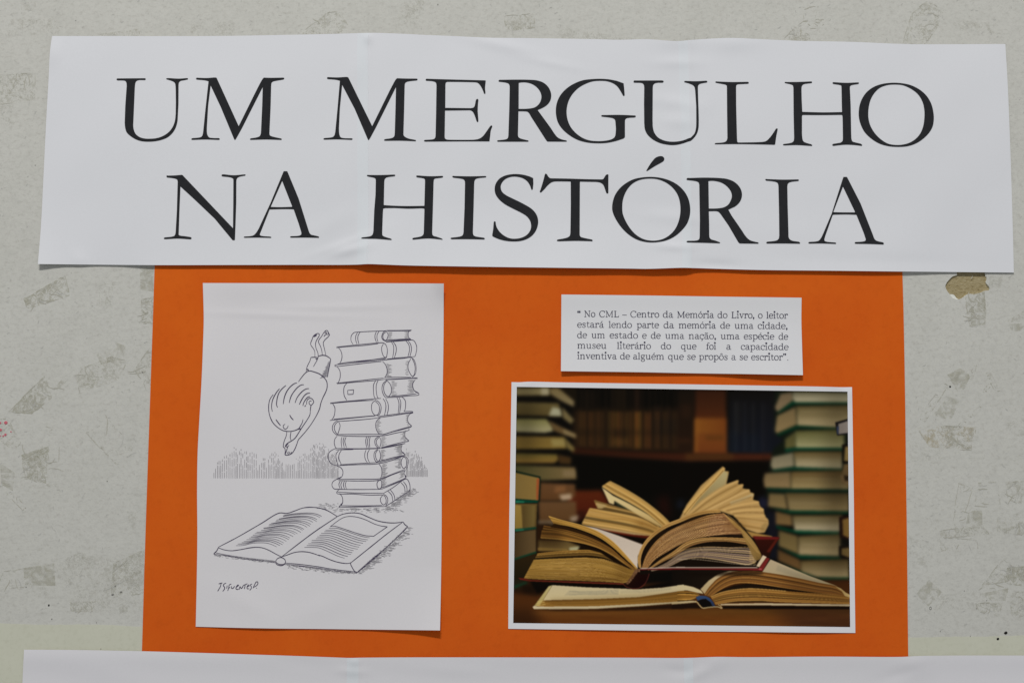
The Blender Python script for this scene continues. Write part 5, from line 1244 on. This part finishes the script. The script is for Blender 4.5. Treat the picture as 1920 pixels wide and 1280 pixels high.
for i in range(9):
    y = 772 + i * 5.5
    stroke('Z5', f"{715 - i * 6},{y} 1000,{y + 2 - i * .8} {1240},{y - 14 + i}", .7, (128, 126, 110), .5, .55)
for i in range(5):
    stroke('Z5', f"1260,{768 + i * 6} 1500,{764 + i * 6} 1800,{738 + i * 5}", .7, (130, 126, 104), .6, .35)
poly('Z5', "330,942 345,965 600,966 1000,962 1500,932 1930,897 1930,883 1500,908 1000,934 480,938 385,936 350,930", (192, 182, 150), (180, 170, 136), 'h', .4)
poly('Z5', "340,968 1000,966 1500,936 1930,900 1930,960 1300,978 600,985", (30, 20, 14), None, 'v', 1.4, .9)
poly('Z6', "0,712 80,712 170,732 250,768 275,802 200,790 110,768 0,768", (187, 176, 138), None, 'v', .5)
fan(cv('Z6', "0,778 80,778 160,785 215,800 240,825"), cv('Z6', "0,886 60,885 150,875 190,850 205,830"), 8, [(140, 104, 48), (122, 86, 40), (158, 122, 60), (104, 72, 32)], .35)
poly('Z6', "-60,890 150,876 200,880 195,895 60,908 -60,916", (176, 162, 124), None, 'v', .5)
# right page, its surface and the block under it
poly('Z6', "895,575 985,440 1100,488 1400,615 1690,722 1620,715 1300,645 1100,605", (170, 156, 128), (160, 150, 116), 'v', .7)
poly('Z6', "1060,500 1300,590 1560,690 1500,690 1250,620 1040,560", (140, 134, 112), None, 'v', 1.2, .5)
poly('Z6', "245,755 330,665 430,598 560,558 720,553 560,580 430,640 340,730 290,805", (184, 168, 132), (168, 150, 110), 'v', .6)
fan(cv('Z6', "285,812 340,730 430,640 560,578 720,556 880,572 1100,605 1300,645 1500,690 1680,725 1790,815"), cv('Z6', "350,832 430,775 540,715 640,690 760,690 900,706 1100,740 1300,770 1500,800 1650,815 1790,832"), 13, [(124, 86, 42), (96, 62, 32), (150, 112, 60), (110, 76, 40), (84, 58, 36)], .35)
poly('Z6', "400,800 480,755 600,715 740,695 900,708 1200,752 1500,795 1640,815 1450,795 1200,785 950,762 750,752 560,770", (26, 19, 13), None, 'v', .6)
fan(cv('Z6', "355,835 450,795 560,770 750,750 950,760 1200,782 1500,805 1830,840"), cv('Z6', "405,915 500,898 650,883 900,880 1200,892 1500,900 1830,912"), 13, [(140, 102, 50), (116, 82, 40), (158, 120, 62), (128, 92, 46), (98, 68, 36)], .35)
stroke('Z6', "355,835 450,795 560,768 750,749 950,758 1150,775", 1.2, (190, 156, 92), .4, .9)
poly('Z6', "500,898 650,882 900,880 1000,890 700,893", (24, 17, 12), None, 'v', .6)
poly('Z6', "1660,718 1730,748 1780,790 1830,815 1830,845 1770,825 1740,775", (190, 168, 112), None, 'v', .6)
poly('Z6', "455,910 900,902 1830,915 1830,936 900,925 460,926", (186, 172, 140), (168, 156, 126), 'h', .4)
poly('Z6', "475,930 900,928 1830,938 1830,968 1200,965 480,962", (20, 15, 12), None, 'v', .9)
poly('Z6', "-60,918 190,897 235,930 262,958 -60,962", (30, 20, 14), None, 'v', .9)
# hollow spine with its blue band
poly('Z6', "205,880 300,840 395,930 440,940 270,950", (18, 15, 14), None, 'v', .5)
poly('Z6', "195,840 230,822 300,826 345,850 380,890 402,935 372,938 350,890 300,855 250,860 215,878", (50, 70, 105), (37, 48, 73), 'v', .5)
stroke('Z6', "185,884 205,888 235,925 265,952 340,945 435,942 470,958", 1.5, (186, 172, 128), .4)
stroke('Z6', "430,915 455,930 475,958", 1.3, (186, 172, 128), .4)

# main open book in focus: left half
poly('Z5', "380,230 900,235 1200,280 1400,500 1380,540 1200,470 900,400 380,420", (26, 18, 11), None, 'v', .8)
poly('Z5', "390,235 700,240 820,300 800,350 390,345", (84, 70, 42), (110, 92, 56), 'v', 2)
poly('Z5', "385,315 700,330 700,350 385,350", (140, 114, 60), None, 'v', 1, .7)
poly('Z5', "720,315 830,300 800,352 720,352", (158, 156, 120), None, 'v', 1.2)
poly('Z5', "850,78 1000,108 1250,192 1515,288 1445,400 1440,540 1300,405 1150,240 1000,140", (182, 172, 158), (196, 186, 172), 'v', .4)
for _ in range(150):
    t = U(0, 1); x = 1020 + 420 * t + U(-70, 60); y = 140 + 260 * t + U(-50, 60)
    put([(940 + (x + a) / 5.6386, 970 + (y + b_) / 5.6386) for a, b_ in ((0, 0), (7, 2), (7, 5), (0, 3))], (150, 140, 134), None, 'v', .3, .3)
stroke('Z5', "850,80 1000,108 1250,192 1500,286", 1.0, (60, 48, 40), .4, .8)
fan(cv('Z5', "385,378 560,358 750,345 950,343 1100,372 1250,440 1430,545"), cv('Z5', "360,425 560,412 750,402 950,398 1100,425 1250,490 1400,560"), 6, [(144, 110, 54), (116, 84, 40), (158, 124, 64)], .35)
fan(cv('Z5', "345,445 600,430 900,418 1080,432 1220,475 1340,530 1430,562"), cv('Z5', "240,640 500,652 800,662 1100,675 1250,685 1310,690 1335,680"), 34, [(150, 118, 58), (136, 104, 48), (162, 130, 68), (142, 112, 54), (128, 96, 44)], .35, .07, .16)
for s, c in (("330,500 700,480 1000,490 1200,540 1330,600", (182, 150, 84)), ("300,570 700,560 1000,570 1200,600 1320,640", (112, 82, 38)), ("850,650 1050,645 1200,655 1290,680", (70, 46, 22)), ("950,640 1100,630 1230,645", (96, 68, 32)), ("700,655 900,660 1100,668", (84, 58, 28))):
    stroke('Z5', s, 1.0, c, .4, .7)
poly('Z5', "370,430 600,410 900,398 1080,420 1220,470 1360,535 1420,560 1340,535 1200,478 1080,436 900,420 600,430", (34, 24, 13), None, 'v', .4)
# upper leaves of the left half
fan(cv('Z5', "500,-16 620,22 850,82 1030,152 1180,255 1320,400 1440,540"), cv('Z5', "560,70 700,85 880,140 1040,210 1180,310 1300,420 1430,545"), 6, [(158, 122, 58), (138, 104, 48), (170, 134, 66)], .35)
fan(cv('Z5', "450,82 600,110 800,160 980,225 1140,310 1280,430 1420,548"), cv('Z5', "430,160 600,175 800,215 980,270 1140,350 1280,450 1410,550"), 6, [(118, 84, 40), (62, 42, 20), (140, 104, 50), (46, 32, 16)], .35)
poly('Z5', "560,60 720,100 880,150 1040,230 1160,320 1040,250 880,180 700,130 520,100", (42, 28, 14), None, 'v', .5)
fan(cv('Z5', "430,135 620,150 850,215 1030,290 1180,375 1300,460 1410,552"), cv('Z5', "415,215 620,232 850,268 1030,322 1180,400 1300,480 1400,555"), 7, [(132, 96, 46), (108, 76, 36), (152, 116, 58), (84, 58, 28)], .35)
stroke('Z5', "420,212 620,228 850,264 1030,318 1180,398 1300,478", 1.0, (168, 132, 68), .35, .8)
stroke('Z5', "500,-16 620,22 850,82 1030,152 1180,255 1320,400 1430,535", 1.0, (196, 160, 90), .35, .9)
poly('Z5', "860,275 1030,328 1180,405 1300,490 1380,545 1200,470 1050,370 900,330", (24, 16, 10), None, 'v', .6)
# covers of the left half and the hollow spine
poly('Z5', "180,634 245,640 300,655 800,672 1290,690 1300,706 800,690 300,670 200,655", (87, 33, 25), (97, 42, 32), 'h', .4)
poly('Z5', "1290,692 1345,690 1400,620 1430,560 1565,556 1560,605 1520,692 1450,746 1380,748", (26, 12, 11), None, 'v', .5)
poly('Z5', "1415,545 1450,538 1560,556 1558,586 1440,570 1395,640 1345,700 1310,700 1370,620", (112, 84, 60), (92, 66, 46), 'v', .5)
for _ in range(60):
    t = U(0, 1); x = 1330 + 110 * t if random.random() < .5 else 1430 + 125 * U(0, 1); y = (695 - 135 * t) if x < 1440 else 548 + (x - 1430) * .15
    put([(940 + (x + a) / 5.6386, 970 + (y + U(-8, 12) + b_) / 5.6386) for a, b_ in ((0, 0), (8, 0), (8, 7), (0, 7))], (168, 134, 104) if random.random() < .5 else (40, 24, 18), None, 'v', .3, .7)
stroke('Z5', "1285,698 1330,735 1390,749 1450,745 1515,700 1555,620 1570,548", 1.0, (104, 46, 41), .35)
# right half
poly('Z6', "-395,545 0,530 880,540 900,560 0,560 -395,600", (22, 17, 13), None, 'v', .6)
pxs = lambda s: curve([tuple(float(v) for v in t.split(',')) + (0,) for t in s.split()], False, 3)
put(pxs("1199,1064 1199,1045 1210,1020 1232,998 1270,976 1320,960 1360,962 1394,1000 1425,1040 1420,1064 1300,1066 1216,1070"), (24, 18, 13), None, 'v', .4)
B_ = [(156, 118, 68), (116, 80, 52), (180, 144, 88), (102, 70, 48), (142, 104, 62), (88, 60, 46)]
fan(pxs("1203,1066 1212,1040 1228,1017 1250,998 1275,985 1300,975 1330,965 1358,962"), pxs("1213,1066 1228,1048 1250,1034 1275,1020 1300,1010 1330,1004 1360,1001 1396,1000"), 22, B_, .3, .1, .28)
put(pxs("1330,968 1358,962 1380,985 1396,1000 1360,1001 1325,1004"), (112, 76, 60), None, 'v', 1.5, .35)
for i in range(9):
    t = i / 8
    put(pxs(f"{1290 - 60 * t},{988 + 28 * t} {1330 - 30 * t},{975 + 28 * t} {1372 + 20 * t},{972 + 27 * t} {1330 - 30 * t},{976 + 28 * t}"), (196, 160, 112), None, 'v', .3, .5)
fan(pxs("1214,1067 1240,1048 1262,1034 1285,1017 1310,1009 1350,1007 1400,1009"), pxs("1216,1068 1245,1051 1268,1040 1290,1025 1320,1016 1360,1014 1404,1020"), 5, [(168, 132, 76), (120, 86, 54), (186, 150, 92)], .3)
fan(pxs("1220,1068 1250,1054 1275,1036 1300,1028 1330,1025 1365,1026 1406,1028 1418,1034"), pxs("1222,1070 1255,1061 1280,1049 1310,1045 1340,1048 1375,1054 1405,1058 1418,1052"), 15, [(124, 108, 94), (78, 64, 60), (166, 144, 104), (96, 82, 74), (178, 154, 110), (64, 52, 50)], .3)
stroke('Z4', "0,975 170,940 320,930 560,938 780,940 850,1000", .9, (196, 164, 104), .3, .9)
stroke('Z4', "0,1062 150,1056 400,1080 600,1105 830,1120", .9, (190, 176, 150), .35, .9)
for i in range(9):
    y = 985 + i * 15
    stroke('Z4', f"760,{y - 26} 800,{y - 10} 832,{y + 4} 800,{y - 5}", .9, (210, 178, 112), .35, .8)
fan(pxs("1198,1063 1196,1046 1205,1021 1225,998 1250,982 1275,972 1300,962 1325,956 1348,955"), pxs("1202,1064 1201,1047 1209,1024 1229,1002 1253,987 1276,978 1300,968 1325,962 1352,960"), 3, [(176, 140, 82), (150, 114, 62)], .3, .05, .1)
# fore-edge folding over at the right
put(pxs("1350,955 1356,962 1376,976 1394,995 1412,1020 1426,1038 1422,1044 1408,1025 1394,1000 1376,985 1360,966"), (176, 142, 82), (132, 104, 56), 'v', .5)
put(pxs("1386,985 1410,1010 1424,1032 1428,1044 1418,1050 1404,1026 1392,1003"), (158, 128, 72), (120, 96, 54), 'v', .5, .9)
for i in range(46):
    t = (i + U(-.3, .3)) / 46
    A_ = pxs("1204,1066 1212,1040 1228,1017 1250,998 1275,985 1300,975 1330,965 1358,962"); B2_ = pxs("1213,1066 1228,1048 1250,1034 1275,1020 1300,1010 1330,1004 1360,1001 1396,1000")
    c_ = resample(A_, 24) * (1 - t) + resample(B2_, 24) * t
    s0 = random.randint(0, 9); e_ = random.randint(15, 24); c_ = c_[s0:e_]
    put(list(map(tuple, c_)) + list(map(tuple, (c_ + np.array([0, .55]))[::-1])), (206, 172, 118) if i % 2 else (58, 38, 26), None, 'v', 0, .55)
for i in range(40):
    t = (i + U(-.3, .3)) / 40
    A_ = cv('Z5', "345,445 600,430 900,418 1080,432 1220,475 1340,530 1430,562"); B2_ = cv('Z5', "240,640 500,652 800,662 1100,675 1250,685 1310,690 1335,680")
    c_ = resample(A_, 24) * (1 - t) + resample(B2_, 24) * t
    s0 = random.randint(0, 12); c_ = c_[s0:random.randint(s0 + 6, 24)]
    put(list(map(tuple, c_)) + list(map(tuple, (c_ + np.array([0, .6]))[::-1])), (190, 156, 92) if i % 2 else (84, 58, 26), None, 'v', 0, .45)
for s in ("480,575 590,640 690,760 800,900 870,1000", "530,585 640,680 740,800 850,950", "700,800 780,900 850,990"): stroke('Z4', s, .8, (206, 170, 104), .4, .6)
# right cover
poly('Z4', "835,1132 905,1015 945,1035 870,1142", (204, 184, 156), None, 'v', .5)
poly('Z4', "-395,1152 0,1140 400,1142 850,1142 850,1152 400,1152 0,1152 -395,1165", (176, 164, 150), None, 'v', .4)
poly('Z4', "-395,1162 0,1152 400,1152 860,1154 940,1042 978,1050 900,1186 850,1178 400,1170 0,1168 -395,1172", (94, 31, 32), (107, 38, 36), 'h', .4)
poly('Z4', "860,1156 890,1156 895,1168 862,1166", (170, 80, 84), None, 'v', .4)
put(pxs("1280,1072 1425,1072 1432,1075 1380,1078 1290,1080"), (22, 16, 12), None, 'v', 1.2, .7)

# broad soft shading that the picture itself shows
def veil(k, s, c, al, bl_=6): poly(k, s, c, None, 'v', bl_, al)
veil('Z5', "380,40 640,60 640,330 380,330", (40, 26, 12), .45, 7)
veil('Z5', "300,600 1250,640 1290,690 260,650", (60, 40, 16), .35, 4)
veil('Z5', "1180,470 1420,560 1360,690 1240,650", (70, 46, 20), .35, 6)
veil('Z5', "420,470 900,450 1000,560 400,580", (176, 146, 84), .22, 10)
veil('Z6', "1100,600 1830,740 1830,900 1200,800", (50, 32, 14), .35, 10)
veil('Z6', "480,800 900,770 900,880 500,890", (168, 130, 72), .2, 8)
veil('Z4', "60,650 260,560 400,640 100,760", (80, 54, 26), .35, 7)
veil('Z4', "500,650 700,640 760,780 560,760", (110, 78, 36), .4, 7)
veil('Z3', "1450,620 1730,730 1640,800 1400,740", (104, 72, 32), .4, 6)
veil('Z5', "520,860 1900,790 1900,890 520,930", (84, 58, 24), .3, 4)
veil('Z1', "140,110 360,110 360,960 140,960", (20, 18, 12), .35, 12)
veil('Z2', "1560,180 1830,180 1830,1300 1560,1300", (30, 26, 18), .3, 14)
veil('Z4', "1560,100 1830,100 1830,1260 1560,1260", (24, 20, 14), .3, 14)
# printing grain and paper softness
img = np.where(img < 90, img - 7 * (1 - img / 90), img + (img - 90) * .02)
img = np.clip(img, 4, 255)
img *= 1 + .06 * (boxblur(rng.random((ch, cw)), 1)[..., None] - .5)
soft = np.stack([boxblur(img[..., i], 2) for i in range(3)], -1)
img = np.clip(img + (img - soft) * .12, 3, 255)

O_PHO = Outline([(959.2, 716), (975, 716.3), (990, 715.3), (1060, 716.6), (1280, 720), (1430, 722.5), (1540, 724.5), (1580, 725.6), (1597.5, 725.3)], [(953, 1178), (1100, 1180), (1280, 1182.5), (1420, 1184), (1500, 1185), (1603.8, 1185.8)],
                [(959.2, 716), (957.8, 800), (956.5, 880), (955, 960), (953.8, 1080), (953, 1178)], [(1597.5, 725.3), (1598, 748), (1599.3, 830), (1600.8, 920), (1602, 1040), (1603.8, 1185.8)])
ph_low = sm([(940, .1), (953, .1), (1050, .6), (1150, 1.1), (1220, 1.1), (1300, .3), (1420, .7), (1480, 1.2), (1540, .8), (1603, .05), (1620, .05)])
def d_pho(x, y):
    t = np.clip((y - 1090) / 95, 0, 1.1)
    d = .55 + ph_low(x) * t ** 1.5 + .2 * (1 + np.sin(x / 90.0) * np.sin(y / 70.0)) * .5
    d = d + .6 * bump(x, y, 985, 720, 18, 7, -.2) + .6 * bump(x, y, 1578, 730, 22, 7, .3) + .5 * bump(x, y, 1592, 745, 8, 14)
    return d * MM
photo = empty('book_photo_print')
tag(photo, 'glossy colour photo print with a white border showing open books and stacks of books', 'photo print')
sheet('paper_sheet', O_PHO, d_pho, M_PHOTO, photo, nx=120, ny=90, thick=.18 * MM)
NX, NY = 640, 450
u = np.linspace(0, 1, NX + 1)[None, :, None]; v = np.linspace(0, 1, NY + 1)[:, None, None]
TL, TR, BR, BL = (np.array(q, float) for q in ((969, 725), (1589, 734), (1594, 1174.6), (962.3, 1167)))
q = (1 - v) * ((1 - u) * TL + u * TR) + v * ((1 - u) * BL + u * BR)
w3 = Pn(q[..., 0], q[..., 1], d_pho(q[..., 0], q[..., 1]) + .12 * MM)
ix = np.clip((q[..., 0] - PX0) * PS - .5, 0, cw - 1.001); iy = np.clip((q[..., 1] - PY0) * PS - .5, 0, ch - 1.001)
x0 = ix.astype(int); y0 = iy.astype(int); fx = (ix - x0)[..., None]; fy = (iy - y0)[..., None]
col = img[y0, x0] * (1 - fx) * (1 - fy) + img[y0, x0 + 1] * fx * (1 - fy) + img[y0 + 1, x0] * (1 - fx) * fy + img[y0 + 1, x0 + 1] * fx * fy
col = np.clip(col / 255, 0, 1)
lin = np.where(col <= .04045, col / 12.92, ((col + .055) / 1.055) ** 2.4)
PRINT_GAIN = 1.42
lin = np.clip(lin * PRINT_GAIN * np.array([1.07, .985, .93]), 0, .88)
W = NX + 1
I = np.arange(W * (NY + 1)).reshape(NY + 1, W)
F = np.stack([I[:-1, :-1], I[1:, :-1], I[1:, 1:], I[:-1, 1:]], -1).reshape(-1, 4)
me = bpy.data.meshes.new('printed_picture')
me.vertices.add(W * (NY + 1)); me.vertices.foreach_set('co', w3.reshape(-1))
me.loops.add(F.size); me.loops.foreach_set('vertex_index', F.reshape(-1).astype(np.int32))
me.polygons.add(len(F)); me.polygons.foreach_set('loop_start', (np.arange(len(F)) * 4).astype(np.int32))
me.polygons.foreach_set('use_smooth', np.ones(len(F), bool))
me.update(calc_edges=True)
at = me.attributes.new('print_ink', 'FLOAT_COLOR', 'POINT')
at.data.foreach_set('color', np.concatenate([lin.reshape(-1, 3), np.ones((W * (NY + 1), 1))], 1).reshape(-1).astype(np.float32))
M_PRINT = new_mat('printed_picture', (.5, .5, .5), 0.6, 0.03)
N, L, b = nodes(M_PRINT)
an = N.new('ShaderNodeAttribute'); an.attribute_name = 'print_ink'
L.new(an.outputs['Color'], b.inputs['Base Color'])
link('printed_picture', me, M_PRINT, photo)
